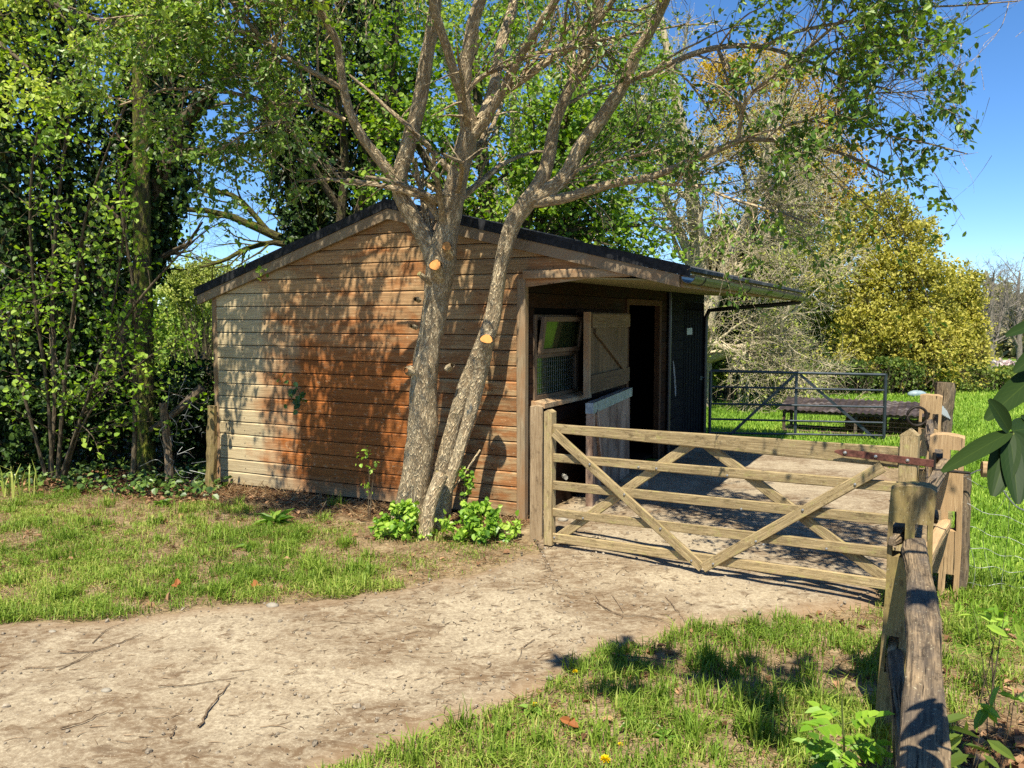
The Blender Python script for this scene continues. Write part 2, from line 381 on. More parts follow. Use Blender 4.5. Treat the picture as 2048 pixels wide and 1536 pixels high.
M_bolt = plain('zinc_bolt', (.42, .41, .38), .4, .8, .5, .2, 60, .1)
M_capmetal = plain('zinc_capping', (.26, .32, .36), .45, .5, .5, .35, 14, .2)
M_label = plain('pale_plate', (.30, .33, .34), .5, 0, .4, .15, 10, .05)
M_stone = plain('pale_stone', (.27, .24, .19), .9, 0, .2, .3, 12, .6)
M_white = plain('white_plastic', (.36, .34, .29), .5, 0, .4, .1, 10, .1)
t_ = NT('window_glass'); fr = t_.n('Fresnel', IOR=1.5).outputs[0]
gl = t_.n('BsdfGlossy', Color=(.22, .25, .19), Roughness=.08).outputs[0]; tp = t_.n('BsdfTransparent', Color=(.55, .62, .52)).outputs[0]
df = t_.n('BsdfDiffuse', Color=(.045, .06, .025)).outputs[0]  # dark green reflection put into the pane as flat colour
M_glass = t_.done(t_.n('MixShader', i0=.4, i1=t_.n('MixShader', i0=t_.math('MULTIPLY_ADD', fr, .9, .02), i1=tp, i2=gl).outputs[0], i2=df).outputs[0])

# ================================================================== STABLE
hut = thing('timber_stable', 'weathered brown timber stable with black felt roof and front canopy behind the twin-trunked tree', 'stable', HC)
def zroof(e): return 2.975 - (e + 1.41) * .243 if e > -1.41 else 2.975 - (-1.41 - e) * .316
# gable cladding: one mesh of shiplap boards, uv = (e, z) so stains keep their place
m = MB(); pitch = .139; z0 = .03; off = 0.0
r_ = np.random.default_rng(3)
for i in range(22):
    za = z0 + i * pitch; zb = za + pitch - .006
    def lim(z):
        top = z + .10
        el = -HW + .045 if top < zroof(-HW) else -1.41 - (2.975 - top) / .316
        er = -.045 if z < 2.19 else min(1.22, -1.41 + (2.975 - top) / .243)
        return el, er
    zt_ = min(zb, 2.86)
    if zt_ <= za: break
    (l0, r0), (l1, r1) = lim(za), lim(zt_)
    if l1 >= r1: l1 = r1 = -1.41
    prof = [(za, .0), (za + .003, .010), (zt_ - .016, .012), (zt_, .001)]
    ns = 24; V = []; U = []; F = []
    for a, (z, o) in enumerate(prof):
        f = (z - za) / (zt_ - za); l = l0 + (l1 - l0) * f; r = r0 + (r1 - r0) * f
        for k in range(ns + 1):
            e = l + (r - l) * k / ns
            V.append(hp(e, -o - .002 * math.sin(k * 1.3 + i * 2.1) * (a in (1, 2)), z)); U.append((e, z))
    for a in range(3):
        for k in range(ns):
            F.append([a * (ns + 1) + k, a * (ns + 1) + k + 1, (a + 1) * (ns + 1) + k + 1, (a + 1) * (ns + 1) + k])
    m.add(V, F, [U[q] for f in F for q in f], r_.uniform(.2, .8))
m.build('gable_cladding', M_clad, hut)
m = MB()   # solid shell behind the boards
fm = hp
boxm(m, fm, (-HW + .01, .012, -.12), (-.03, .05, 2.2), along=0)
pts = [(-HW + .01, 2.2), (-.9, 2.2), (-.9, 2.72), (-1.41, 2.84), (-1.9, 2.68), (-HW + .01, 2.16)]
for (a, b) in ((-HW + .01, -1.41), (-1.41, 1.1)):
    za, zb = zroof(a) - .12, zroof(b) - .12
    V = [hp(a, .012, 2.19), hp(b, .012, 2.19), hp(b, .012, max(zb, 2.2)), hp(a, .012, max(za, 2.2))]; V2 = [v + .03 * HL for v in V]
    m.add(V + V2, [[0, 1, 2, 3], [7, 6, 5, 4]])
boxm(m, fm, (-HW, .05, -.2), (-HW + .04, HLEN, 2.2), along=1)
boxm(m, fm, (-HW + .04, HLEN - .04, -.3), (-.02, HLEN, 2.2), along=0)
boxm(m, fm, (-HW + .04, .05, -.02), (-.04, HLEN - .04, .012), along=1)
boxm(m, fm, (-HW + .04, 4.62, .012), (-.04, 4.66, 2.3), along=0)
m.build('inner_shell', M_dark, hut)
m = MB(); boxm(m, fm, (-HW - .0, -.006, -.03), (-.05, .045, .028), along=0); m.build('sole_plate', M_dark, hut)
for (e0, e1, t0) in ((-HW - .012, -HW + .05, -.022), (-.05, .035, -.026)):
    m = MB(); bar(m, hp((e0 + e1) / 2, t0 + .04, -.06 if e0 < -1 else -.02), hp((e0 + e1) / 2, t0 + .04, 2.2), e1 - e0, .08, HL, .008)
    m.build('corner_post', M_trim, hut)
# front wall boards
wins = [(.22, 1.25, 1.09, 1.86), (2.87, 4.16, -.2, 2.02), (5.45, 6.62, -.3, 1.98)]
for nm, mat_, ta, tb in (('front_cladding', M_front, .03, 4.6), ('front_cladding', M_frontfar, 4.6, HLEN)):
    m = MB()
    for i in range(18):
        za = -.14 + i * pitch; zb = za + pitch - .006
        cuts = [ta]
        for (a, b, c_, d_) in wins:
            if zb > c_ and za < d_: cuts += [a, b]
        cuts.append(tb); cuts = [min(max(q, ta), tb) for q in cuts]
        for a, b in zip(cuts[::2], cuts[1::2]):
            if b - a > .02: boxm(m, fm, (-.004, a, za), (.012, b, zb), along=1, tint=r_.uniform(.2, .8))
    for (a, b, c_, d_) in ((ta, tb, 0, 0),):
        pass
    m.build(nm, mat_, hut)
m = MB()
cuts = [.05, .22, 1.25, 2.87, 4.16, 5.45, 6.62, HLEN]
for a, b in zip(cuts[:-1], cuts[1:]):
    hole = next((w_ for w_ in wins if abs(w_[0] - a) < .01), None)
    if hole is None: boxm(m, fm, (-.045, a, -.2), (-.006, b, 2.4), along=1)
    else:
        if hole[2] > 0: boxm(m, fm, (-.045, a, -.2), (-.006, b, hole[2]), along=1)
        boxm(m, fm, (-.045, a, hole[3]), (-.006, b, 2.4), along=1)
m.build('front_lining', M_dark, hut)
# head beam over the canopy opening, roof, barge boards, fascia
m = MB(); bar(m, hp(.02, -.02, 2.235), hp(1.02, -.02, 2.235), .05, .075, (0, 0, 1), .006); m.build('canopy_beam', M_trim, hut)
def slab(mb, e0, e1, t0, t1, d0, d1, ns=1):
    """sloping roof layer between depth d0 (top) and d1 below the roof line"""
    for k in range(ns):
        a = e0 + (e1 - e0) * k / ns; b = e0 + (e1 - e0) * (k + 1) / ns
        mp = lambda e, t, s: hp(e, t, zroof(e) - s)
        boxm(mb, mp, (a, t0, d1), (b, t1, d0), along=1)
m = MB(); slab(m, -3.96, -1.41, -.05, 6.95, 0, .03, 3); slab(m, -1.41, 1.52, -.05, 6.95, 0, .03, 4)
m.build('roof', M_felttop, hut)
m = MB(); slab(m, -3.92, -1.41, -.03, 6.9, .032, .055); slab(m, -1.41, 1.46, -.03, 6.9, .032, .055); m.build('roof_decking', M_soffit, hut)
for (a, b) in ((-3.975, -1.41), (-1.41, 1.535)):
    m = MB(); slab(m, a, b, -.085, -.052, -.012, .078); m.build('felt_edge', M_felt, hut)
    m = MB(); slab(m, max(a, -3.945), min(b, 1.45), -.07, -.034, .079, .178); m.build('bargeboard', M_barge, hut)
m = MB(); slab(m, -1.5, -1.32, -.07, 6.95, -.02, -.003); m.build('ridge_capping', M_felttop, hut)
m = MB(); boxm(m, lambda e, t, s: hp(e, t, 2.215 - max(0, e) * .045 + s), (.02, .0, 0), (1.44, 6.88, .014), along=1); m.build('soffit', M_soffit, hut)
m = MB(); boxm(m, fm, (1.445, -.03, 2.10), (1.468, 6.9, 2.215), along=1); m.build('fascia_board', M_trim, hut)
# gutter: half-round trough with bracket clips
gm = MB(); a = np.linspace(PI, 2 * PI, 9); ge, gz_, gr_ = 1.53, 2.185, .058
ring = lambda t, r: [hp(ge + r * math.cos(q), t, gz_ + r * math.sin(q) - t * .004) for q in a]
V = ring(-.1, gr_) + ring(6.95, gr_) + ring(6.95, gr_ - .005) + ring(-.1, gr_ - .005)
F = [[i * 9 + j, i * 9 + j + 1, ((i + 1) % 4) * 9 + j + 1, ((i + 1) % 4) * 9 + j] for i in range(4) for j in range(8)]
gm.add(V, F); gut = gm.build('gutter', M_gutter, hut, smooth=False)
for t0 in (.25, 1.15, 2.2, 3.3, 4.4, 5.4, 5.7, 6.4):
    b_ = MB(); V = ring(t0, gr_ + .006) + ring(t0 + .03, gr_ + .006) + ring(t0 + .03, gr_ + .001) + ring(t0, gr_ + .001); b_.add(V, F)
    b_.build('gutter_bracket', M_black, gut)
m = MB(); tubes(m, [catmull([hp(1.5, 6.60, 2.10), hp(1.2, 6.60, 2.06), hp(.12, 6.60, 1.97), hp(.06, 6.60, 1.88), hp(.055, 6.60, -.1)], 26)], [np.full(26, .034)], 10); m.build('downpipe', M_black, hut, smooth=True)
m = MB(); tubes(m, [[hp(.045, 4.56, -.05), hp(.045, 4.56, 1.2), hp(.045, 4.56, 2.2)]], [[.03, .03, .03]], 10); m.build('wall_pipe', M_black, hut, smooth=True)
m = MB(); tubes(m, [catmull([hp(.06, 4.72, 1.25), hp(.08, 4.75, .9), hp(.08, 4.80, .75), hp(.07, 4.83, .9), hp(.05, 4.80, 1.2)], 20)], [np.full(20, .006)], 5); m.build('hanging_rope', M_label, hut)
# window
wn = MB()
for (t0, t1, z0_, z1_) in ((.20, .255, 1.09, 1.88), (1.215, 1.27, 1.09, 1.88), (.255, 1.215, 1.83, 1.88), (.255, 1.215, 1.475, 1.515), (.255, 1.215, 1.09, 1.125)):
    boxm(wn, fm, (-.03, t0, z0_), (.028, t1, z1_), along=1 if t1 - t0 > .3 else 2, tint=.45)
M_trimdark = wood('window_timber', (.10, .065, .04), (.26, .18, .11), crack=.22)
wf = wn.build('window', M_trimdark, hut)
m = MB(); boxm(m, fm, (-.012, .255, 1.125), (-.006, 1.215, 1.475)); m.build('pane', M_glass, wf)
mp = lambda a, t, z: hp(.03 + a + (z - 1.5) * .13, t, z)
m = MB()
for (t0, t1, z0_, z1_) in ((.25, .30, 1.52, 1.86), (1.17, 1.22, 1.52, 1.86), (.30, 1.17, 1.815, 1.86), (.30, 1.17, 1.52, 1.56)):
    boxm(m, mp, (0, t0, z0_), (.035, t1, z1_), along=1 if t1 - t0 > .3 else 2)
sash = m.build('opening_sash', M_trimdark, hut)
m = MB(); boxm(m, mp, (.012, .30, 1.56), (.018, 1.17, 1.815)); m.build('pane', M_glass, sash)
m = MB()
for k in range(20): tubes(m, [[hp(.012, .27 + k * .0495, 1.13), hp(.012, .27 + k * .0495, 1.47)]], [[.0016, .0016]], 4)
for k in range(7): tubes(m, [[hp(.014, .255, 1.14 + k * .0495), hp(.014, 1.215, 1.14 + k * .0495)]], [[.0016, .0016]], 4)
m.build('window_mesh', M_galvw, hut)
m = MB(); boxm(m, lambda e, t, z: hp(e, t, z - max(0, e) * .15), (.0, .16, 1.045), (.15, 1.34, 1.088), along=1, tint=.8); m.build('window_sill', M_trim, hut)
# stable door: top and bottom leaf folded back against the wall
def dfm(eh, th, ef, tf):
    a = A([eh, th]); b = A([ef, tf]); d = (b - a) / np.linalg.norm(b - a); n_ = A([d[1], -d[0]])
    if n_[0] < 0: n_ = -n_
    W_ = np.linalg.norm(b - a)
    return (lambda s, o, z: hp(a[0] + d[0] * s * W_ + n_[0] * o, a[1] + d[1] * s * W_ + n_[1] * o, z)), W_
f1, W1 = dfm(.06, 2.68, .20, .99)
m = MB()
for k in range(11): boxm(m, f1, (k / 11 + .002, 0, 1.075), ((k + 1) / 11 - .002, .022, 1.905), along=2, tint=r_.uniform(.2, .9))
up = m.build('upper_door', M_door, hut)
m = MB(); boxm(m, f1, (.0, .023, 1.75), (.92, .05, 1.89), along=0, tint=.8); boxm(m, f1, (-.0, .023, 1.11), (.94, .05, 1.27), along=0, tint=.15)
pa, pb = f1(.84, .037, 1.745), f1(.10, .037, 1.275); bar(m, pa, pb, .11, .026, f1(0, 1, 0) - f1(0, 0, 0), .003); m.build('ledge_and_brace', M_door, up)
m = MB(); boxm(m, f1, (.965, -.004, 1.055), (1., .055, 1.91), along=2, tint=.6); m.build('door_edge', M_trim, up)
f2, W2 = dfm(.07, 2.70, .33, .76)
m = MB()
for k in range(1): boxm(m, f2, (0, 0, .0), (.955, .04, 1.02), along=2, tint=.5)
boxm(m, f2, (.955, -.01, .0), (1., .06, 1.02), along=2, tint=.85)
lowd = m.build('lower_door', M_kick, hut)
m = MB(); bar(m, f2(.93, .055, .93), f2(.70, .055, .05), .10, .03, f2(0, 1, 0) - f2(0, 0, 0), .003, tint=.8); m.build('brace', M_kick, lowd)
m = MB(); boxm(m, f2, (-.005, -.014, .925), (1.006, .066, 1.028), along=0); m.build('metal_capping', M_capmetal, lowd)
m = MB()
for (t0, t1, z0_, z1_) in ((2.80, 2.88, -.1, 2.08), (4.15, 4.235, -.1, 2.08), (2.88, 4.15, 2.01, 2.08)):
    boxm(m, fm, (-.04, t0, z0_), (.032, t1, z1_), along=2 if t1 - t0 < .3 else 1, tint=.35)
m.build('door_frame', wood('brown_frame', (.05, .022, .01), (.12, .058, .026)), hut)
m = MB()
for k in range(14): boxm(m, fm, (.0, 5.46 + k * .083, -.15), (.025 if k % 2 else .018, 5.46 + k * .083 + .078, 1.97), along=2, tint=r_.uniform(.2, .8))
fd = m.build('tack_room_door', M_frontfar, hut)
m = MB(); boxm(m, fm, (.026, 5.56, 1.60), (.030, 5.86, 1.70)); m.build('notice_plate', M_label, fd)
m = MB(); tubes(m, [[hp(.045, 6.35, .9), hp(.045, 6.58, .9)]], [[.008, .008]], 6); boxm(m, fm, (.026, 6.38, .87), (.034, 6.52, .93)); m.build('bolt', M_galv, fd)

# ================================================================== FIELD GATE and its posts
gl0 = A([.305, 6.71, 0]); gl1 = A([2.477, 5.20, 0]); gu = nrm(gl1 - gl0); gn = A([-gu[1], gu[0], 0]);
if gn[1] > 0: gn = -gn       # towards the camera
def gp(f, z, o=0.): return gl0 + (gl1 - gl0) * f + gn * o + A([0, 0, z])
gate = thing('field_gate', 'closed five-barred wooden field gate green with lichen, its rusty strap hinge on the nearer end', 'gate', gp(.5, 0))
m = MB()
def pointed(mb, base, z0_, z1_, w_, d_, ax, nrm_, chf):
    """square post with a chamfered (weathered) top"""
    bar(mb, base + A([0, 0, z0_]), base + A([0, 0, z1_ - chf]), w_, d_, nrm_, .006)
    a = ax * w_ / 2; b = nrm_ * d_ / 2; zb = A([0, 0, z1_ - chf]); zt = A([0, 0, z1_])
    V = [base + zb - a - b, base + zb + a - b, base + zb + a + b, base + zb - a + b, base + zt - b, base + zt + b]
    mb.add(V, [[0, 4, 5, 3], [1, 2, 5, 4], [0, 1, 4, 4], [3, 5, 2, 2]], np.random.default_rng(2).random((16, 2)) * .2, .5)
pointed(m, gp(0, 0), .02, 1.12, .075, .075, gu, gn, .02); m.build('latch_stile', M_gate, gate)
m = MB(); pointed(m, gp(1, 0), .03, 1.165, .105, .085, gu, gn, .04); m.build('hinge_stile', M_gate, gate)
zl = [(.935, 1.006), (.70, .768), (.473, .545), (.255, .322), (.045, .119)]; zr = [(.912, 1.045), (.755, .822), (.54, .61), (.326, .397), (.122, .19)]
for (a, b), (c_, d_) in zip(zl, zr):
    m = MB(); bar(m, gp(.012, (a + b) / 2), gp(.982, (c_ + d_) / 2), .026, b - a, (0, 0, 1), .005, 10, .001, h1=d_ - c_); m.build('bar', M_gate, gate)
for (fa, za, fb, zb, o) in ((.022, .94, .497, .06, .030), (.50, .06, .945, .915, .030), (.03, .09, .455, .95, -.030), (.49, .95, .985, .13, -.030)):
    m = MB(); bar(m, gp(fa, za, o), gp(fb, zb, o), .072, .024, gn, .005, 8, .001); m.build('brace', M_gate, gate)
bolts = [(.02, .085, .015), (.148, .72, .045), (.262, .52, .045), (.375, .30, .045), (.468, .10, .045), (.53, .105, .045), (.665, .30, .045), (.645, .315, .045), (.762, .575, .045), (.885, .785, .045), (.30, .735, .015), (.12, .28, .015), (.56, .745, .015), (.82, .33, .015), (.355, .74, .015), (.6, .52, .015)]
def dome(mb, c_, n_, r):
    n_ = nrm(n_); s_ = nrm(np.cross(n_, [0, 0, 1.])) if abs(n_[2]) < .9 else A([1., 0, 0]); u_ = np.cross(s_, n_)
    tubes(mb, [[c_, c_ + n_ * r * .45, c_ + n_ * r * .7]], [[r, r * .75, .0005]], 8)
for (f, z, o) in bolts:
    m = MB(); dome(m, gp(f, z, o), gn, .010); m.build('bolt_head', M_bolt, gate)

m = MB(); bar(m, gp(.855, .985, .046), gp(1.055, .965, .048), .006, .045, (0, 0, 1), .002, 4, .0004)
bar(m, gp(.835, .988, .046), gp(.855, .985, .046), .006, .012, (0, 0, 1), .002, 2, .0003, h1=.045); hg = m.build('strap_hinge', M_rust, gate)
for f in (.86, .93, 1.0):
    m = MB(); dome(m, gp(f, .985 - (f - .855) * .1, .049), gn, .013); m.build('hinge_bolt', M_bolt, hg)
m = MB(); tubes(m, [[gp(1.055, .90, .03), gp(1.055, 1.03, .03)]], [[.011, .011]], 8, cap=True); tubes(m, [[gp(1.055, .925, .03), gp(1.13, .925, .03)]], [[.009, .009]], 8); m.build('hinge_pin', M_iron, hg)
clash = thing('gate_post', 'square pale wooden gatepost standing between the stable corner and the latch end of the gate', 'post', A([.205, 6.93, 0]))
m = MB(); pointed(m, A([.205, 6.93, 0]), -.05, 1.13, .105, .10, nrm(A([1, -.12, 0])), nrm(A([-.12, -1, 0])), .01); m.build('shaft', M_post, clash)
bx = A([.205, 6.93, 0])
for z in (.22, .86):
    m = MB(); dome(m, bx + A([.052, -.02, z]), A([1., -.2, 0]), .011); m.build('bolt_head', M_iron, clash)

# ================================================================== POST AND RAIL FENCE
fu = nrm(A([1.02, 2.05, 0])); fs = A([fu[1], -fu[0], 0])
fence = thing('post_and_rail_fence', 'cleft oak post and rail fence running from the camera past the gate to the paddock', 'fence', A([1.74, 3.7, 0]))
def mpost(c_, w_, d_, z0_, z1_, slots, mat_, lean=0., rt=.0, seed=1, ax=None, slotw=.05, slotoff=.045, taper=1.):
    """mortised post: slots = [(zlow, zhigh)], two side-by-side holes through the post at each"""
    rg = np.random.default_rng(seed); c_ = A(c_, float)
    sx = fs if ax is None else ax; sy = A([-sx[1], sx[0], 0])
    m_ = MB()
    xs_ = [-w_ / 2, -slotoff - slotw / 2, -slotoff + slotw / 2, slotoff - slotw / 2, slotoff + slotw / 2, w_ / 2]
    zs = [z0_]
    for (a, b) in sorted(slots): zs += [a, b]
    zs.append(z1_)
    ou = rg.random() * 9
    nz = 40
    def wob(x, y, z):
        k = (z - z0_) / (z1_ - z0_)
        tp = 1 + (taper - 1) * k
        q = (vnoise(z * 3.1 + seed * 5, x * 3 + y * 3 + 4) - .5) * .016
        top = 0.
        if z > z1_ - .03: top = -.5 * (abs(x) / (w_ / 2)) ** 4 * .03 - .35 * (abs(y) / (d_ / 2)) ** 4 * .02
        return c_ + sx * (x * tp + q + lean * (z - z0_)) + sy * (y + q * .6) + A([0, 0, z + top + (vnoise(x * 22 + seed, y * 22) - .5) * .02 * (z > z1_ - .01)])
    def col(xa, xb, za, zb):
        n_ = max(1, int((zb - za) / .03)); nx = max(1, int((xb - xa) / .03)); ny = 4
        xx = np.linspace(xa, xb, nx + 1); yy = np.linspace(-d_ / 2, d_ / 2, ny + 1); zz = np.linspace(za, zb, n_ + 1)
        def grid(fn, us, vs, uvf):
            V = [fn(u, v) for u in us for v in vs]; nv = len(vs)
            F_ = [[i * nv + j, i * nv + j + 1, (i + 1) * nv + j + 1, (i + 1) * nv + j] for i in range(len(us) - 1) for j in range(nv - 1)]
            UVs = [uvf(u, v) for u in us for v in vs]
            m_.add(V, F_, [UVs[q] for f in F_ for q in f], .5)
        for s_ in (-1, 1):
            grid(lambda x, z: wob(x, s_ * d_ / 2, z), xx, zz, lambda x, z: (z + ou, x + s_))
        for x in (xa, xb): grid(lambda y, z: wob(x, y, z), yy, zz, lambda y, z: (z + ou, y + 3 + x))
        for z in (za, zb): grid(lambda x, y: wob(x, y, z), xx, yy, lambda x, y: (x * .15 + ou, y))
    for i in range(len(zs) - 1):
        if i % 2 == 0: col(xs_[0], xs_[5], zs[i], zs[i + 1])
        else:
            for a, b in ((0, 1), (2, 3), (4, 5)): col(xs_[a], xs_[b], zs[i], zs[i + 1])
    return m_.build('post', mat_, fence)
def rail(p0, p1, h0, w0, ends, mat_, seed, tint=.5, twist=0.):
    """cleft rail: irregular faceted section tapering to its tenons"""
    rg = np.random.default_rng(seed); p0 = A(p0, float); p1 = A(p1, float); L = np.linalg.norm(p1 - p0)
    n_ = max(26, int(L / .03)); k = np.linspace(0, 1, n_); t = nrm(p1 - p0); s_ = nrm(np.cross(t, [0, 0, 1.])); u_ = np.cross(s_, t)
    ks = 20; ang = np.arange(ks) * 2 * PI / ks + .2
    base = .5 * (np.abs(np.cos(ang)) ** 5 + np.abs(np.sin(ang)) ** 5) ** (-1 / 5.) * (1 + rg.normal(0, .045, ks))
    V = []
    for i, kk in enumerate(k):
        d0, d1 = kk * L, (1 - kk) * L
        tp = 1.
        if ends[0]: tp = min(tp, .40 + 1.3 * d0 / .30) if d0 < .14 else tp
        if ends[1]: tp = min(tp, .40 + 1.3 * d1 / .30) if d1 < .14 else tp
        tw = min(1, tp); bend = .018 * math.sin(kk * 5 + seed)
        a2 = ang + twist * kk + .10 * math.sin(kk * 4 + seed)
        rr = base * (1 + .22 * (vnoise(np.arange(ks) * .45 + seed * 3, np.full(ks, kk * L * 1.6)) - .5) + .16 * (vnoise(np.arange(ks) * .9 + seed, np.full(ks, kk * L * 5)) - .5) + .07 * (vnoise(np.arange(ks) * 1.7 + seed, np.full(ks, kk * L * 17)) - .5))
        wv = 1 + .34 * (vnoise(kk * L * 2.2 + seed, seed * 1.7) - .5)
        V.append(p0 + (p1 - p0) * kk + s_ * (bend + np.cos(a2) * rr * w0 * tw * wv)[:, None] + u_ * (np.sin(a2) * rr * h0 * tw * (2 - wv) + .01 * math.sin(kk * 7 + seed))[:, None])
    V = np.vstack(V); F_ = []; U_ = []; per = 2 * (w0 + h0)
    for i in range(n_ - 1):
        for j in range(ks):
            j2 = (j + 1) % ks; F_.append([i * ks + j, (i + 1) * ks + j, (i + 1) * ks + j2, i * ks + j2])
            a, b = k[i] * L + seed, k[i + 1] * L + seed; q, r2 = j / ks * per, (j + 1) / ks * per
            U_ += [[a, q], [b, q], [b, r2], [a, r2]]
    for e, rev in ((0, 0), (n_ - 1, 1)):
        for j in range(1, ks - 2, 2):
            q = [e * ks, e * ks + j, e * ks + j + 1, e * ks + j + 2 if j + 2 < ks else e * ks]; F_.append(q[::-1] if rev else q); U_ += [[seed, 0], [seed, .05], [seed + .02, .05], [seed + .02, 0]]
    m_ = MB(); m_.add(V, F_, U_, tint); return m_.build('rail', mat_, fence, smooth=False)
P1 = A([1.735, 3.68, 0]); P2 = A([2.87, 5.52, 0]); P3 = A([3.95, 7.95, 0]); P0 = A([.60, 1.08, 0])
for c_, w_, d_, z1_, mat_, sd, sl in ((P0, .20, .11, 1.10, M_oakmoss, 1, ((.80, .96), (.30, .46))), (P1, .182, .11, 1.125, M_oakmoss, 2, ((.80, .955), (.27, .44))),
                                      (P2, .205, .11, 1.09, M_oak, 3, ((.86, .99), (.45, .585), (.03, .16))), (P3, .19, .11, 1.13, M_oak, 4, ((.80, .95), (.40, .54)))):
    mpost(c_, w_, d_, -.1, z1_, sl, mat_, seed=sd, lean=.035 if sd == 2 else .01 * (sd - 2))
z3 = A([0, 0, 1.])
rail(P0 + z3 * .87 - fs * .02, P1 + z3 * .865 + fs * .045 + fu * .07, .075, .092, (1, 1), M_oakgrey, 11, .55)
rail(P0 + z3 * .36 - fs * .02, P1 + z3 * .355 + fs * .0 + fu * .07, .075, .06, (1, 1), M_oakgrey, 12, .4)
rail(P1 + z3 * .865 - fs * .045 - fu * .08, P2 + z3 * .90 + fs * .03, .07, .075, (1, 1), M_oakgrey, 13, .75)
rail(P1 + z3 * .355 - fs * .045 - fu * .08, P2 + z3 * .50 + fs * .03, .075, .065, (1, 1), M_oak, 14, .6)
rail(P2 + z3 * .90 - fs * .04, P3 + z3 * .87 + fs * .0, .07, .065, (1, 1), M_oakgrey, 15, .5)
rail(P2 + z3 * .50 - fs * .04, P3 + z3 * .45, .07, .065, (1, 1), M_oakgrey, 16, .4)
# wire netting beyond the fence with its weathered post
net = thing('wire_netting', 'slack galvanised stock netting tied to a grey weathered stake beside the bright oak post', 'netting', P2 + A([.17, .08, 0]))
m = MB(); rgn = np.random.default_rng(21)
na, nb = P2 + A([.16, .06, .0]), P2 + A([2.1, -.55, 0])
us = np.linspace(0, 1, 60)
def npnt(u, z): 
    b = na + (nb - na) * u; sag = .16 * math.sin(PI * u)
    return b + A([.05 * math.sin(u * 9 + z * 6), .10 * math.sin(u * 6 + z * 4), z * (1 - .22 * math.sin(PI * min(1, u * 1.1))) - sag * z * .5])
for z in (.05, .17, .30, .45, .62, .80): tubes(m, [[npnt(u, z) + A([0, 0, .012 * math.sin(u * 60 + z * 9)]) for u in us]], [np.full(60, .0016)], 4)
for u in np.linspace(.02, .98, 15):
    uu = u + rgn.normal(0, .008)
    tubes(m, [[npnt(uu + .02 * math.sin(z * 7 + u * 30), z) for z in np.linspace(.02, .81, 14)]], [np.full(14, .0017)], 4)
m.build('mesh', M_galvw, net)
m = MB(); tubes(m, [catmull([P2 + A([.19, .12, -.1]), P2 + A([.20, .12, .4]), P2 + A([.19, .13, .80])], 12)], [np.full(12, .05)], 9, rough=.06, cap=True); m.build('stake', M_oakgrey, net)
m = MB(); tubes(m, [catmull([npnt(.02, .82), npnt(.06, .9) , npnt(.16, .72), npnt(.25, .80), npnt(.4, .66)], 30)], [np.full(30, .0045)], 5); m.build('tie_wire', M_galvw, net)
lgp = thing('wooden_rail_end', 'round brown end of a fence rail behind the dark rhododendron leaves', 'rail', P2 + A([.35, -.12, .86]))
m = MB(); tubes(m, [catmull([P2 + A([.22, -.04, .86]), P2 + A([.6, -.16, .85]), P2 + A([2.2, -.6, .80])], 14)], [np.linspace(.055, .05, 14)], 9, rough=.05, cap=True); m.build('log', M_oak, lgp)
# iron ring and paddock post
ring_t = thing('iron_ring', 'dark iron ring hanging from the far oak post beside the gate hinge', 'ring', P3 + A([-.17, -.1, .93]))
m = MB(); q = np.linspace(0, 2 * PI, 33); c0 = P3 + A([-.15, -.10, .93]); rx = nrm(A([1., -.15, 0]))
tubes(m, [[c0 + .088 * (rx * math.cos(s) + z3 * math.sin(s)) for s in q]], [np.full(33, .013)], 8, rough=.04); m.build('hoop', M_iron, ring_t, smooth=True)
m = MB(); tubes(m, [[c0 + rx * .08 + A([0, .02, .03]), P3 + A([-.02, -.06, .95])]], [[.014, .014]], 8, cap=True); tubes(m, [[c0 + rx * .07 + A([0, 0, .06]), c0 + rx * .09 + A([0, .01, -.10])]], [[.012, .010]], 8, cap=True); m.build('staple', M_iron, ring_t)
pp = P(1884, 800, 8.75); pp[2] = 0
padp = thing('paddock_post', 'dark split grey post, the tallest, standing behind the oak post with the iron ring', 'post', pp)
m = MB(); tubes(m, [catmull([pp + A([0, 0, -.1]), pp + A([.01, 0, .6]), pp + A([.03, .01, 1.18])], 16)], [np.full(16, .098)], 10, rough=.07, cap=True); m.build('shaft', M_oakgrey, padp)
m = MB(); sl_ = nrm(A([-.35, -1, 0])); 
for k in range(6): tubes(m, [[pp + A([-.10 + .02 * k, -.115 + .006 * k, 1.0 - .02 * k]), pp + A([-.06 + .02 * k, -.12 + .006 * k, .86 - .01 * k])]], [[.010, .012]], 5)
m.build('torn_label', M_label, padp)

# ================================================================== METAL GATE, POULTRY ARK, HAY
mg0 = hp(.12, HLEN + .06, 0); mg1 = P(1770, 800, 13.25)
mg0[2] = 0; mg1[2] = 0; mgu = nrm(mg1 - mg0)
mgate = thing('metal_field_gate', 'grey galvanised tubular field gate at the far end of the yard', 'gate', mg0)
def mgp(f, z): return mg0 + (mg1 - mg0) * f + A([0, 0, z])
for z, zz in ((1.0, .955), (.745, .71), (.47, .445), (.22, .195), (-.005, -.01)):
    m = MB(); tubes(m, [[mgp(0, z), mgp(.5, (z + zz) / 2), mgp(1, zz)]], [[.024 if z > .9 else .017] * 3], 10); m.build('rail', M_galv, mgate, smooth=True)
for f in (0, 1):
    m = MB(); tubes(m, [[mgp(f, -.17), mgp(f, .4), mgp(f, .975 if f else 1.0)]], [[.026] * 3], 10); m.build('stile', M_galv, mgate, smooth=True)
for (fa, za, fb, zb) in ((.50, .96, .50, -.02), (.10, -.1, .49, .95), (.52, .95, .97, -.10)):
    m = MB(); bar(m, mgp(fa, za) + A([0, .03, 0]), mgp(fb, zb) + A([0, .03, 0]), .045, .006, nrm(A([-mgu[1], mgu[0], 0])), .001, 3, 0); m.build('brace', M_galv, mgate)
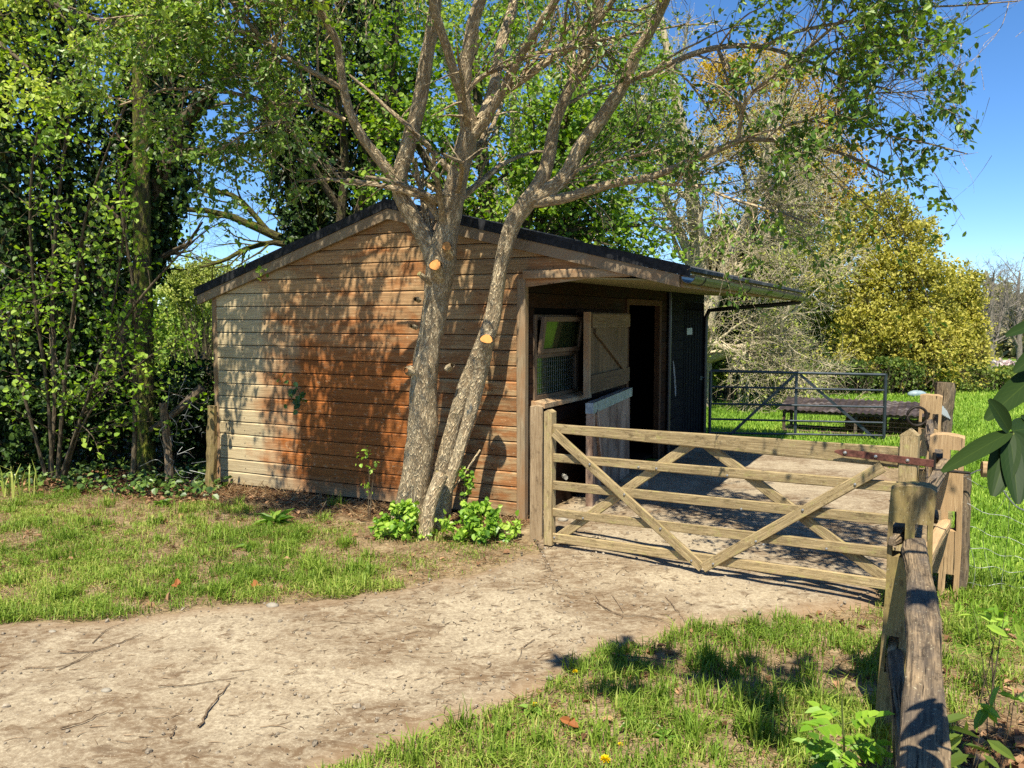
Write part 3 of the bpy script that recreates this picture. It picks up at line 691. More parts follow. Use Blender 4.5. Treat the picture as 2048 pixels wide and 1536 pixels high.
ak0 = P(1567, 880, 14.6); ak0[2] = float(gz(*ak0[:2])); ak1 = A([6.8, 13.5, 0]); ak1[2] = float(gz(*ak1[:2]))
aku = nrm((ak1 - ak0) * A([1, 1, 0])); akn = A([-aku[1], aku[0], 0]); AKL = float(np.linalg.norm((ak1 - ak0)[:2]))
def akp(s, d, z): return ak0 + aku * s + akn * d + A([0, 0, z - .02])
ark = thing('poultry_ark', 'low wire-sided poultry ark with a rusty corrugated sheet roof behind the metal gate', 'poultry ark', ak0)
m = MB()
for (s, d) in ((0, 0), (AKL / 2, 0), (AKL, 0), (0, .72), (AKL, .72)): bar(m, akp(s, d, -.05), akp(s, d, .43 + (.12 if d else 0)), .05, .05, aku, .004, 2)
bar(m, akp(0, 0, .06), akp(AKL, 0, .06), .05, .09, (0, 0, 1), .004); bar(m, akp(0, 0, .42), akp(AKL, 0, .42), .04, .05, (0, 0, 1), .004); bar(m, akp(0, .72, .06), akp(AKL, .72, .06), .05, .09, (0, 0, 1), .004); bar(m, akp(0, 0, .06), akp(0, .72, .06), .05, .09, (0, 0, 1), .004)
m.build('frame', M_oakgrey, ark)
t_ = NT('rusty_sheet'); o_ = t_.obj(); n1 = t_.noise(t_.map(o_, (1.2, 5, 5)), 1.2, 5, .7)
M_sheet = t_.done(t_.pr(t_.ramp(n1, (.42, (.03, .022, .02)), (.56, (.075, .055, .048)), (.70, (.24, .225, .21))), .7, t_.bump(n1, .3), .2))
m = MB(); n_ = 90; ss = np.linspace(-.08, AKL + .08, n_)
V = [akp(s, -.10, .45 + .012 * math.sin(s * 60)) for s in ss] + [akp(s, .8, .60 + .012 * math.sin(s * 60)) for s in ss]
m.add(V, [[i, i + 1, n_ + i + 1, n_ + i] for i in range(n_ - 1)]); m.build('roof_sheet', M_sheet, ark)
m = MB()
for s in np.arange(0, AKL, .085): tubes(m, [[akp(s, -.03, .08), akp(s, -.03, .44)]], [[.002, .002]], 4)
for z in np.arange(.09, .46, .075): tubes(m, [[akp(0, -.032, z), akp(AKL, -.032, z)]], [[.002, .002]], 4)
m.build('wire_side', M_iron, ark)
for k, (s, L_, h_, lb) in enumerate(((.98, .62, .32, 'brown straw bale inside the poultry ark nearer its open end'), (1.66, .62, .30, 'dark straw bale inside the poultry ark behind the oak post'))):
    b0 = akp(s + L_ / 2, .4, 0); bale = thing('straw_bale', lb, 'bale', b0)
    m = MB(); bar(m, akp(s, .42, h_ / 2 + .02), akp(s + L_, .42, h_ / 2 + .02), .46, h_, (0, 0, 1), .04, 12, .012); bc = m.build('bale_core', plain('straw_core%d' % k, (.07, .045, .02), .95, 0, .1, .6, 40, 1.), bale)
    m = MB(); rs = np.random.default_rng(60 + k); n_ = 1500
    pos = A([akp(s + L_ * a, .17 + .02 * c_, .03 + h_ * b) for a, b, c_ in rs.random((n_, 3))]); d_ = nrm(aku * rs.normal(0, 1, (n_, 1)) + A([0, 0, 1]) * rs.normal(0, .6, (n_, 1)) - akn * rs.random((n_, 1)) * .5)
    leaves(m, pos, d_, -akn + rs.normal(0, .3, (n_, 3)), rs.uniform(.05, .12, n_), .006, rs.random(n_)); m.build('loose_straw', leafmat('straw%d' % k, (.10, .06, .02), (.24, .15, .05), (.42, .28, .10), .1, .8), bale)

# ================================================================== small things round the door
def pebble(name, label, cat, c_, r, mat_, seed=0, sq=(1, 1, .7), group=None):
    rg = np.random.default_rng(seed); th = thing(name, label, cat, c_, group); m_ = MB(); nu, nv = 12, 8; V = []
    for i in range(nv + 1):
        for j in range(nu):
            a, b = PI * i / nv, 2 * PI * j / nu; q = 1 + .25 * (vnoise(i * .7 + seed, j % nu * .6 + seed) - .5)
            V.append(A(c_) + r * q * A([math.sin(a) * math.cos(b) * sq[0], math.sin(a) * math.sin(b) * sq[1], math.cos(a) * sq[2]]))
    m_.add(V, [[i * nu + j, (i + 1) * nu + j, (i + 1) * nu + (j + 1) % nu, i * nu + (j + 1) % nu] for i in range(nv) for j in range(nu)]); m_.build('stone', mat_, th, smooth=True); return th
c_ = hp(.55, 1.75, .08); pebble('door_stone', 'round pale stone propping the brown lower stable door', 'stone', c_, .095, M_stone, 3, (1, 1, .9))
c_ = hp(.10, .72, .30); wb = thing('water_bracket', 'small white fitting low on the front wall behind the gate', 'fitting', c_)
m = MB(); bar(m, c_ + A([0, 0, 0]), c_ + A([.02, -.10, 0]), .035, .045, (0, 0, 1), .012, 3); m.build('housing', M_white, wb)
for k, (e, t, r, lb) in enumerate(((.22, .25, .05, 'broken pale brick piece lying behind the bottom bar of the gate'), (.35, .12, .035, 'small white stone beside the brick piece behind the gate'))):
    pebble('stone_chip', lb, 'stone', hp(e, t, r * .5), r, M_stone, 9 + k, (1.3, .8, .6))
# ================================================================== GROUND
def line(*pp): return [G(*q)[:2] for q in pp]
hpt = lambda e, t: hp(e, t, 0)[:2]
TL = [(-11., 4.7), (-6, 4.95)] + line((0, 1241), (200, 1236), (420, 1212), (690, 1195), (880, 1160), (1000, 1128), (1086, 1106)) + [(.22, 7.0), hpt(.0, .25), hpt(.0, 2), hpt(.0, 4.5), hpt(.0, 6.6)]
TR = [(-11., -1.2), (-5, -.2), (-2.5, 1.4), (-1.3, 2.5)] + line((700, 1540), (900, 1446), (1100, 1354), (1330, 1272), (1560, 1234), (1720, 1226), (1800, 1130)) + [(3.45, 7.0), (4.1, 8.6), (4.75, 10.7)]
def resamp(pts, n):
    p = A(pts, float); s = np.concatenate([[0], np.cumsum(np.linalg.norm(np.diff(p, axis=0), axis=1))]); q = np.linspace(0, s[-1], n)
    return np.stack([np.interp(q, s, p[:, 0]), np.interp(q, s, p[:, 1])], 1)
NT_ = 420
L_, R_ = resamp(TL, NT_), resamp(TR, NT_)
for E_, sg in ((L_, 1), (R_, -1)):
    T_ = nrm(np.gradient(E_, axis=0)); N_ = np.stack([-T_[:, 1], T_[:, 0]], 1)
    E_ += N_ * ((fbm(E_[:, 0] * 2.2 + 5, E_[:, 1] * 2.2) - .5) * .30 + (vnoise(E_[:, 0] * 9, E_[:, 1] * 9) - .5) * .06)[:, None]
TRACK = [tuple(q) for q in L_] + [tuple(q) for q in R_[::-1]]
def zg(x, y): return gz(x, y) + (fbm(np.asarray(x) * 1.3 + 20, np.asarray(y) * 1.3 + 20) - .5) * .035 * np.clip(1 + 0 * np.asarray(x), 0, 1)
# terrain sheet
u = np.linspace(-1, 1, 261); xs_ = 14 * u + 240 * u ** 5
v = np.linspace(0, 1, 261); ys_ = -6 + 24 * v + 420 * v ** 5
X, Y = np.meshgrid(xs_, ys_, indexing='ij')
Z = zg(X, Y) - .012 + (vnoise(X * 6, Y * 6) - .5) * .012
far = np.clip((Y - 60) / 200, 0, 1)
m = MB(); n1, n2 = X.shape
idx = np.arange(n1 * n2).reshape(n1, n2)
F_ = np.stack([idx[:-1, :-1], idx[1:, :-1], idx[1:, 1:], idx[:-1, 1:]], -1).reshape(-1, 4)
# tint: 0 leaf litter, .5 dry soil and thatch, 1 green sward
thick = [hpt(-3.5, -.05), hpt(-3.5, 8), (-9, 16), (-16, 16), (-16, 9.2)] + line((-500, 965), (0, 975), (200, 985), (330, 1000), (420, 1003))
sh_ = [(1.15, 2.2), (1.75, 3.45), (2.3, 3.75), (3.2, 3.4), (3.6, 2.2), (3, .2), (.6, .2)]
wx, wy = X + (fbm(X * 2, Y * 2) - .5) * .6, Y + (fbm(X * 2 + 9, Y * 2 + 4) - .5) * .6
tint = np.full(X.shape, .5)
tint[(Y > 10.6) | ((X > .12 + .519 * Y) & (Y > 4.6))] = 1.
tint[inpoly(wx, wy, thick)] = 0.
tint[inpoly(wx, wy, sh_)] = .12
m.add(np.stack([X, Y, Z], -1).reshape(-1, 3), F_, None, tint.reshape(-1))
t_ = NT('earth'); o_ = t_.obj(); a_ = t_.attr()
n1_ = t_.noise(o_, 3.0, 6, .65); n2_ = t_.noise(o_, 22, 5, .7); n3_ = t_.noise(t_.map(o_, (60, 60, 20)), 1, 3, .6)
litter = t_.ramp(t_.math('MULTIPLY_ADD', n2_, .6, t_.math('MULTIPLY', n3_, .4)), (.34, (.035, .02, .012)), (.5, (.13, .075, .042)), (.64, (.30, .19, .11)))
soil = t_.ramp(t_.math('MULTIPLY_ADD', n2_, .6, t_.math('MULTIPLY', n1_, .4)), (.34, (.10, .068, .038)), (.52, (.24, .175, .10)), (.68, (.42, .33, .20)))
green = t_.ramp(n2_, (.3, (.06, .11, .015)), (.7, (.17, .27, .04)))
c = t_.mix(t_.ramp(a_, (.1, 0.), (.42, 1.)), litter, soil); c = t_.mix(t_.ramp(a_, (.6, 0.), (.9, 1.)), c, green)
M_earth = t_.done(t_.pr(c, .95, t_.bump(t_.math('ADD', n2_, n3_), .7, .02), 0, .1))
tag(m.build('ground', M_earth, smooth=True), kind='structure')
# the worn track and yard
nc = 90; k = np.linspace(0, 1, nc)
Tv = L_[:, None] * (1 - k)[None, :, None] + R_[:, None] * k[None, :, None]
tx, ty = Tv[..., 0], Tv[..., 1]
edge = np.minimum(k, 1 - k)[None] * np.linalg.norm(L_ - R_, axis=1)[:, None]
tz = zg(tx, ty) + .010 - .03 * np.exp(-edge / .05) + (vnoise(tx * 9, ty * 9) - .5) * .008
idx = np.arange(NT_ * nc).reshape(NT_, nc)
F_ = np.stack([idx[:-1, :-1], idx[:-1, 1:], idx[1:, 1:], idx[1:, :-1]], -1).reshape(-1, 4)
m = MB(); m.add(np.stack([tx, ty, tz], -1).reshape(-1, 3), F_, None, np.clip(edge / .5, 0, 1).reshape(-1))
t_ = NT('worn_track'); o_ = t_.obj()
big = t_.noise(o_, 1.1, 5, .6, .3); mid = t_.noise(o_, 5.0, 6, .68); fine = t_.noise(o_, 46, 6, .78); peb = t_.n('TexVoronoi', Vector=o_, Scale=55.).outputs[0]
strk = t_.noise(t_.map(o_, (8, 14, 8), (0, 0, 0), (0, 0, .75)), 1., 6, .7, 1.2)     # brushed concrete grooves
c = t_.ramp(t_.math('MULTIPLY_ADD', fine, .7, t_.math('MULTIPLY', mid, .3)), (.34, (.155, .115, .078)), (.5, (.325, .265, .182)), (.64, (.49, .42, .30)))
c = t_.mix(t_.math('MULTIPLY', t_.ramp(big, (.42, 0.), (.56, 1.)), t_.ramp(strk, (.42, 1.), (.60, .2))), c, (.155, .105, .062))
c = t_.mix(t_.ramp(mid, (.56, 0.), (.66, .8)), c, (.12, .08, .048))
c = t_.mix(t_.ramp(peb, (.10, .5), (.2, 0.)), c, (.55, .47, .34))
c = t_.mix(t_.ramp(t_.attr(), (.0, .75), (.5, 0.)), c, (.25, .165, .095))
h = t_.math('ADD', t_.math('MULTIPLY', fine, .6), t_.math('ADD', t_.math('MULTIPLY', mid, 1.), t_.math('MULTIPLY', strk, .25)))
M_track = t_.done(t_.pr(c, .95, t_.bump(h, .75, .014), 0, .1))
tag(m.build('track', M_track, smooth=True), kind='structure')

# ================================================================== GRASS AND LITTER
M_grass = leafmat('grass_blades', (.085, .15, .016), (.20, .30, .036), (.44, .45, .12), .30, .55, .25)
M_field = leafmat('field_grass', (.10, .19, .02), (.23, .38, .04), (.40, .49, .09), .30, .55, .25)
M_dry = leafmat('dry_stalks', (.17, .10, .05), (.34, .22, .11), (.52, .38, .21), .12, .8, .1)
M_litter = leafmat('dead_leaves', (.07, .035, .018), (.20, .10, .05), (.40, .24, .13), .1, .7, .2)
def scatter(rng, lo, hi, n, keep):
    x = rng.uniform(lo[0], hi[0], n); y = rng.uniform(lo[1], hi[1], n)
    q = keep(x, y, rng.random(n)); return x[q], y[q]
def pts3(x, y): return np.stack([x, y, zg(x, y) - .008], 1)
rng = np.random.default_rng(31)
lawn = [tuple(q) for q in L_[L_[:, 1] < 7.02][::-1]] + [(-11, 9.6)] + line((-500, 965), (0, 968), (200, 985), (330, 1000), (420, 1000), (620, 1030), (800, 1062), (1000, 1075), (1070, 1085))
LAWN = [q[:2] for q in lawn]
def keep_lawn(x, y, r):
    p = fbm(x * 1.7, y * 1.7); q = vnoise(x * 7, y * 7)
    dh = (x - HC[0]) * HL[0] + (y - HC[1]) * HL[1]            # distance in front of the gable (negative)
    den = np.clip((p - .30) * 3.2, .10, 1) * np.clip((q - .12) * 1.8, .12, 1)
    den *= np.where((dh > -.75) & (x > -3.2), .10, 1) * np.where((x > -1.7) & (y > 5.9), .35, 1)
    return inpoly(x, y, LAWN) & (r < den)
x, y = scatter(rng, (-7.2, 4.6), (.4, 9.6), 430000, keep_lawn)
m = MB(); n_ = len(x); tall = np.clip(fbm(x * 1.1 + 4, y * 1.1 + 4) * 2 - .55, .15, 1)
blades(m, pts3(x, y), (.022 + .062 * tall) * rng.uniform(.45, 1.3, n_), rng.uniform(.0020, .0036, n_), np.clip(rng.normal(.45, .22, n_) + (fbm(x * .9, y * .9 + 7) - .5) * .9, 0, 1), rng, .75)
tag(m.build('grass', M_grass), 'short patchy lawn grass', kind='stuff')
VERGE = [tuple(q) for q in R_[(R_[:, 1] > 2.2) & (R_[:, 1] < 6.5)]] + [tuple((P2 + A([.1, .5, 0]))[:2]), (3.4, 5.6), (5.2, 5.2), (5.2, 1.6), (1.2, 1.6), (-1.2, 2.2)]
def keep_verge(x, y, r):
    p = fbm(x * 2.3 + 11, y * 2.3 + 3); q = vnoise(x * 9 + 4, y * 9)
    den = np.clip((p - .34) * 3.4, .09, 1) * np.clip((q - .12) * 1.9, .12, 1)
    sh = inpoly(x, y, sh_)
    den *= np.where(sh, .12, 1)
    return inpoly(x, y, VERGE) & (r < den)
x, y = scatter(rng, (-1.3, 2.2), (5.2, 6.6), 230000, keep_verge)
m = MB(); n_ = len(x); tall = np.clip(fbm(x * 1.4 + 14, y * 1.4 + 4) * 2 - .5, .15, 1) + .7 * (x > .55 * y + .35)
blades(m, pts3(x, y), (.03 + .075 * tall) * rng.uniform(.5, 1.35, n_), rng.uniform(.0020, .0038, n_), np.clip(rng.normal(.45, .22, n_) + (fbm(x * .9 + 3, y * .9 + 7) - .5) * .8, 0, 1), rng, .65)
tag(m.build('grass', M_grass), 'tufted verge grass', kind='stuff')
def keep_field(x, y, r):
    a = (x > .1 + .519 * y) & (y > 4.7) & (y < 12)
    b = (y > 10.5) & (x > 2.0)
    return (a | b) & ~inpoly(x, y, TRACK) & (r < np.clip(9 / np.maximum(y - 1, 2), .12, 1) ** 1.25 * np.clip((vnoise(x * 2.2, y * 2.2) + .35), .3, 1)) & (x < .72 * y + 1.2)
x, y = scatter(rng, (2.0, 4.8), (19, 27), 620000, keep_field)
m = MB(); n_ = len(x)
blades(m, pts3(x, y), (.06 + .003 * y) * rng.uniform(.5, 1.3, n_), (.0022 + .00042 * y) * rng.uniform(.7, 1.2, n_), np.clip(rng.normal(.45, .2, n_) + (fbm(x * .5 + 3, y * .5 + 7) - .5) * .9, 0, 1), rng, .45)
tag(m.build('field_grass', M_field), 'bright paddock grass', kind='stuff')
# taller tufts
m = MB()
for q in range(150):
    if q < 75: c_ = G(rng.uniform(-60, 760), rng.uniform(1010, 1200))
    elif q < 135: c_ = G(rng.uniform(760, 1700), rng.uniform(1290, 1530))
    else: c_ = G(rng.uniform(1880, 2040), rng.uniform(1150, 1290))
    if inpoly(A([c_[0]]), A([c_[1]]), TRACK)[0]: continue
    n_ = int(rng.uniform(25, 70)); pp_ = c_ + np.c_[rng.normal(0, .035, (n_, 2)), np.zeros(n_)]
    blades(m, pts3(pp_[:, 0], pp_[:, 1]), rng.uniform(.07, .17) * rng.uniform(.6, 1.2, n_), rng.uniform(.003, .0048, n_), np.clip(rng.normal(rng.uniform(.3, .6), .13, n_), 0, 1), rng, .5)
tag(m.build('grass_tufts', M_grass), kind='stuff')
# dry stalks at the foot of the gable, straw in the lawn
m = MB()
e_ = rng.uniform(-3.6, .1, 5200); d_ = np.abs(rng.normal(0, .34, 5200)) + .03
pos = A([hp(a, -b, 0) for a, b in zip(e_, d_)]); pos[:, 2] = zg(pos[:, 0], pos[:, 1]) + .005
fl = np.c_[rng.normal(0, 1, (5200, 2)), np.abs(rng.normal(0, .28, 5200))]
leaves(m, pos, fl, np.c_[rng.normal(0, .3, (5200, 2)), np.ones(5200)], rng.uniform(.04, .16, 5200), .004, rng.random(5200))
x, y = scatter(rng, (-7, 4.8), (.4, 9.5), 36000, lambda x, y, r: inpoly(x, y, LAWN)); n_ = len(x)
x2, y2 = scatter(rng, (-1.3, 2.4), (5.2, 6.2), 22000, lambda x, y, r: inpoly(x, y, VERGE)); x = np.r_[x, x2]; y = np.r_[y, y2]; n_ = len(x)
pos = pts3(x, y) + A([0, 0, .014]); leaves(m, pos, np.c_[rng.normal(0, 1, (n_, 2)), np.abs(rng.normal(0, .2, n_))], A([[0, 0, 1.]]) + rng.normal(0, .2, (n_, 3)), rng.uniform(.02, .09, n_), .0032, rng.random(n_))
tag(m.build('dry_stalks', M_dry), kind='stuff')
# dead leaves: under the thicket, by the fence, a few everywhere
m = MB()
x, y = scatter(rng, (-9, 8.2), (-2.5, 14), 14000, lambda x, y, r: inpoly(x, y + .25 * fbm(x * 3, y * 3), thick) & (r < .8))
x2, y2 = scatter(rng, (.6, .4), (4.8, 4.8), 9000, lambda x, y, r: inpoly(x, y, sh_) & (r < .7))
x3, y3 = scatter(rng, (-7, 4.8), (.4, 9.4), 1300, lambda x, y, r: inpoly(x, y, LAWN) & (r < .5))
x4, y4 = scatter(rng, (-1.3, 2.4), (3.5, 6.2), 900, lambda x, y, r: inpoly(x, y, VERGE))
x5 = rng.uniform(-3.6, .1, 900); y5 = np.abs(rng.normal(0, .3, 900)); q5 = A([hp(a, -b, 0)[:2] for a, b in zip(x5, y5)])
x = np.r_[x, x2, x3, x4, q5[:, 0]]; y = np.r_[y, y2, y3, y4, q5[:, 1]]; n_ = len(x)
L0 = rng.uniform(.03, .075, n_)
leaves(m, pts3(x, y) + A([0, 0, .016]), np.c_[rng.normal(0, 1, (n_, 2)), rng.normal(0, .22, n_)], np.c_[rng.normal(0, .35, (n_, 2)), np.ones(n_)], L0, L0 * rng.uniform(.4, .8, n_), rng.random(n_), .5, .3)
tag(m.build('dead_leaves', M_litter), kind='stuff')
# fine twig litter over the track
M_twig = plain('twig_bark', (.17, .12, .075), .9, 0, .15, .6, 30, .4)
m = MB(); n_ = 2600
kk = rng.random(n_); ii = rng.integers(0, int(NT_ * .72), n_)
c_ = L_[ii] * (1 - kk)[:, None] + R_[ii] * kk[:, None]
a_ = rng.normal(.35, .8, n_); l_ = rng.gamma(1.6, .022, n_) + .012; d_ = np.c_[np.cos(a_), np.sin(a_), np.zeros(n_)]
s_ = np.c_[-np.sin(a_), np.cos(a_), np.zeros(n_)] * rng.normal(0, .12, (n_, 1))
p0 = np.c_[c_, zg(c_[:, 0], c_[:, 1]) + .014]
Pn = np.stack([p0 + d_ * (l_ * (q - .5))[:, None] + s_ * (l_ * (1 - (2 * q - 1) ** 2))[:, None] + A([0, 0, .004]) * rng.random((n_, 1)) for q in (0, .33, .66, 1.)], 1)
tubes(m, Pn, np.stack([l_ * 0 + .0016, l_ * 0 + .0018, l_ * 0 + .0014, l_ * 0 + .0006], 1) * rng.uniform(.6, 1.6, (n_, 1)), 4)
tag(m.build('twig_litter', plain('debris', (.20, .14, .085), .9, 0, .15, .7, 9, .4)), kind='stuff')
m = MB(); n_ = 3600; kk = rng.random(n_); ii = rng.integers(0, int(NT_ * .8), n_); c_ = L_[ii] * (1 - kk)[:, None] + R_[ii] * kk[:, None]; rr_ = rng.gamma(2.2, .0016, n_) + .0015
a_ = rng.random(n_) * 2 * PI; d_ = np.c_[np.cos(a_), np.sin(a_), rng.normal(0, .3, n_)]; p0 = np.c_[c_, zg(c_[:, 0], c_[:, 1]) + .013]
tubes(m, np.stack([p0 + d_ * (rr_ * q)[:, None] for q in (-1.3, -.5, .6, 1.3)], 1), rr_[:, None] * A([[.3, 1., .9, .25]]), 5, rng.random(n_), rough=.15)
tag(m.build('grit', plain('grit_stone', (.24, .20, .15), .95, 0, .1, .6, 14, .3)), kind='stuff')
# larger fallen sticks, each a thing
def stick(pxs, r, label, group=None, forks=()):
    w_ = A([G(*q) for q in pxs]); w_[:, 2] = zg(w_[:, 0], w_[:, 1]) + .016 + r
    o = thing('fallen_stick', label, 'stick', w_[0], group); m_ = MB(); c = catmull(w_, 14); c[:, :2] += np.random.default_rng(int(pxs[0][0])).normal(0, .004, (14, 2))
    tubes(m_, [c], [np.linspace(r, r * .45, 14)], 6, rough=.1)
    for f in forks:
        q = A([G(*z) for z in f]); q[:, 2] = zg(q[:, 0], q[:, 1]) + .018; tubes(m_, [catmull(q, 8)], [np.linspace(r * .6, r * .3, 8)], 5)
    m_.build('wood', M_twig, o)
GS = 'sticks fallen on the track'
stick([(400, 1455), (425, 1415), (460, 1376)], 0.0061, 'darkest fallen stick, short and bent, low on the pale track', GS)
stick([(118, 1309), (185, 1305), (240, 1290), (283, 1272)], 0.0048, 'long forked stick lying on the track near its grassy edge', GS, [[(50, 1340), (130, 1335), (185, 1305)], [(118, 1345), (165, 1320), (200, 1300)], [(185, 1290), (215, 1262), (250, 1250)]])
stick([(315, 1378), (390, 1374), (475, 1362)], 0.0034, 'thin straight stick lying level above the darkest stick on the track', GS)
stick([(123, 1463), (165, 1450), (213, 1428)], 0.0041, 'slim brown stick on the bottom corner of the track', GS)
stick([(340, 1480), (352, 1452)], 0.0041, 'stubby upright-looking twig just below the dark soil patch on the track', GS)
stick([(1185, 1205), (1240, 1232), (1290, 1235), (1345, 1252)], 0.0041, 'long pale stick lying in front of the wooden gate', GS, [[(1190, 1195), (1210, 1222), (1240, 1232)], [(1225, 1195), (1245, 1225), (1243, 1240)]])
stick([(1330, 1197), (1352, 1222), (1370, 1250)], 0.0027, 'short pale twig slanting across the track near the gate', GS)
stick([(1068, 1283), (1045, 1300), (1035, 1322)], 0.0027, 'curved dark twig on the bare middle of the track', GS)
stick([(1225, 1312), (1260, 1318), (1340, 1325)], 0.0054, 'dark twig at the grassy corner of the track with brown debris', GS)
stick([(1125, 1355), (1150, 1360), (1175, 1366)], 0.0041, 'whitish stalk lying by the upper dandelion', GS)
for k, (px, py, lb) in enumerate(((515, 1183, 'orange brown curled oak leaf on the lawn edge'), (354, 1181, 'smaller reddish dead leaf on the lawn edge beside the track'), (1140, 1459, 'upright red brown dead leaf on the verge among the grass'))):
    c_ = G(px, py); o = thing('fallen_leaf', lb, 'leaf', c_, 'dead leaves on the grass'); m = MB(); r2 = np.random.default_rng(70 + k)
    leaves(m, np.tile(c_ + A([0, 0, .03]), (3, 1)) + r2.normal(0, .006, (3, 3)), r2.normal(0, 1, (3, 3)) * A([1, 1, .4]) + A([.3, 0, .4]), r2.normal(0, .5, (3, 3)) + A([0, -.8, .6]), .055, .035, .9 - .25 * (k > 0), .5)
    m.build('blade', leafmat('orange_leaf%d' % k, (.13, .045, .015), (.26, .09, .025), (.36, .15, .05), .2), o)
for k, (px, py, r, lb) in enumerate(((545, 1215, .035, 'grey white flint on the join of lawn and track'), (213, 1386, .022, 'small pale lichened stone on the lower track'), (105, 1268, .02, 'small grey pebble near the left end of the track edge'))):
    c_ = G(px, py) + A([0, 0, .012]); pebble('flint', lb, 'stone', c_, r, M_stone, 30 + k, (1.2, .8, .6))
# dandelions
M_yel = leafmat('dandelion_petals', (.60, .40, .0), (.78, .58, .005), (.85, .70, .02), .2, .5, .2)
M_stem = plain('dandelion_stem', (.16, .19, .05), .6)
M_broad = leafmat('broad_weed_leaf', (.06, .13, .015), (.13, .25, .03), (.24, .36, .06), .3, .45, .35, True)
for px, py, r, h, lb in ((1210, 1521, .026, .06, 'largest open yellow dandelion flower, low on the verge'), (1150, 1344, .017, .05, 'yellow dandelion at the track edge, farthest up the verge'), (1069, 1410, .016, .03, 'yellow dandelion on the track edge over a round green leaf'), (1241, 1490, .014, .03, 'small half open yellow dandelion just above the largest one')):
    c_ = G(px, py); c_ = P(px, py, c_[1] - h * 1.1); base = c_.copy(); base[2] = zg(base[0], base[1])
    o = thing('dandelion', lb, 'flower', base, 'dandelions on the verge'); r2 = np.random.default_rng(int(px)); n_ = 90
    a_ = r2.random(n_) * 2 * PI; el = r2.uniform(.15, 1.3, n_); d_ = np.stack([np.cos(a_) * np.cos(el), np.sin(a_) * np.cos(el), np.sin(el)], 1)
    m = MB(); leaves(m, np.tile(c_, (n_, 1)), d_ + A([0, -.25, 0]), A([[0, 0, 1.]]) + r2.normal(0, .2, (n_, 3)), r * r2.uniform(.8, 1.1, n_), r * .3, r2.random(n_), .1); m.build('petals', M_yel, o)
    m = MB(); tubes(m, [catmull([base, (base + c_) / 2 + A([.006, 0, 0]), c_], 6)], [np.full(6, .0025)], 5); m.build('stem', M_stem, o)
def rosette(px, py, n_, L0, W0, seed, label, rise=.5, nm='broad_weed', cat='weed', group='broad leaved weeds', mt=None):
    c_ = G(px, py); o = thing(nm, label, cat, c_, group); r2 = np.random.default_rng(seed); a_ = r2.random(n_) * 2 * PI
    d_ = np.stack([np.cos(a_), np.sin(a_), r2.uniform(.1, 1, n_) * rise], 1); m_ = MB()
    leaves(m_, c_ + np.c_[np.cos(a_), np.sin(a_), 0 * a_] * .01 + A([0, 0, .01]), d_, A([[0, 0, 1.]]) + r2.normal(0, .2, (n_, 3)), L0 * r2.uniform(.6, 1.2, n_), W0 * r2.uniform(.7, 1.2, n_), r2.random(n_), .35, .45)
    m_.build('leaves', mt or M_broad, o)
rosette(1275, 1450, 14, .10, .032, 41, 'jagged leaved dandelion plant without a flower on the bare verge')
rosette(1060, 1422, 4, .06, .05, 42, 'round leaved seedling right below the track edge dandelion')
rosette(1330, 1480, 9, .08, .03, 44, 'low green weed on the verge nearest the leaning post')
rosette(548, 1045, 22, .17, .06, 43, 'upright bright dock plant on the dry ground before the gable', 1.6)
rosette(498, 1095, 10, .12, .03, 45, 'flat plantain rosette in the lawn nearer the track', .4)
rosette(325, 1010, 9, .10, .07, 46, 'leafy weed at the edge of the thicket shade', 1.2)
# ================================================================== VEGETATION
def spawn(rng, Pn, R, m_, ln, t0=.25, t1=1., ang=(.8, .25), rr=.55, n=6, wig=.16, up=.03, fall=.4, rmin=.0012, out=None, outw=.0, squash=1.):
    """m_ child branches per parent: returns polylines [B,n,3] and radii"""
    B, npt, _ = Pn.shape
    idx = np.repeat(np.arange(B), m_); nb = len(idx)
    t = rng.uniform(t0, t1, nb); f = np.clip(t, 0, .999) * (npt - 1); i = f.astype(int); fr = (f - i)[:, None]
    base = Pn[idx, i] * (1 - fr) + Pn[idx, i + 1] * fr; tan = nrm(Pn[idx, i + 1] - Pn[idx, i])
    r0 = (R[idx, i] * (1 - fr[:, 0]) + R[idx, i + 1] * fr[:, 0])
    pv = rng.normal(0, 1, (nb, 3)); pv[:, 2] *= squash; pv -= tan * np.sum(pv * tan, 1, keepdims=True); pv = nrm(pv)
    a = np.clip(rng.normal(ang[0], ang[1], nb), .1, 1.9)[:, None]
    d = np.cos(a) * tan + np.sin(a) * pv
    if out is not None: d = nrm(d + outw * A(out))
    L = ln * (1 - fall * t) * rng.uniform(.55, 1.3, nb)
    step = (L / (n - 1))[:, None]; pts = [base]; cur = nrm(d)
    for k in range(1, n):
        cur = nrm(cur + wig * rng.normal(0, 1, (nb, 3)) + A([0, 0, up])); pts.append(pts[-1] + cur * step)
    Q = np.stack(pts, 1); ra = np.maximum(np.minimum(r0 * rr, r0 * .9), rmin)
    return Q, ra[:, None] * np.linspace(1, .3, n)[None]
def leafpts(rng, Pn, per, t0=.15, spread=.0):
    B, npt, _ = Pn.shape; idx = np.repeat(np.arange(B), per); nb = len(idx)
    t = rng.uniform(t0, 1, nb) * (npt - 1) * .999; i = t.astype(int); fr = (t - i)[:, None]
    p = Pn[idx, i] * (1 - fr) + Pn[idx, i + 1] * fr; tan = nrm(Pn[idx, i + 1] - Pn[idx, i])
    if spread: p = p + rng.normal(0, spread, p.shape)
    return p, tan
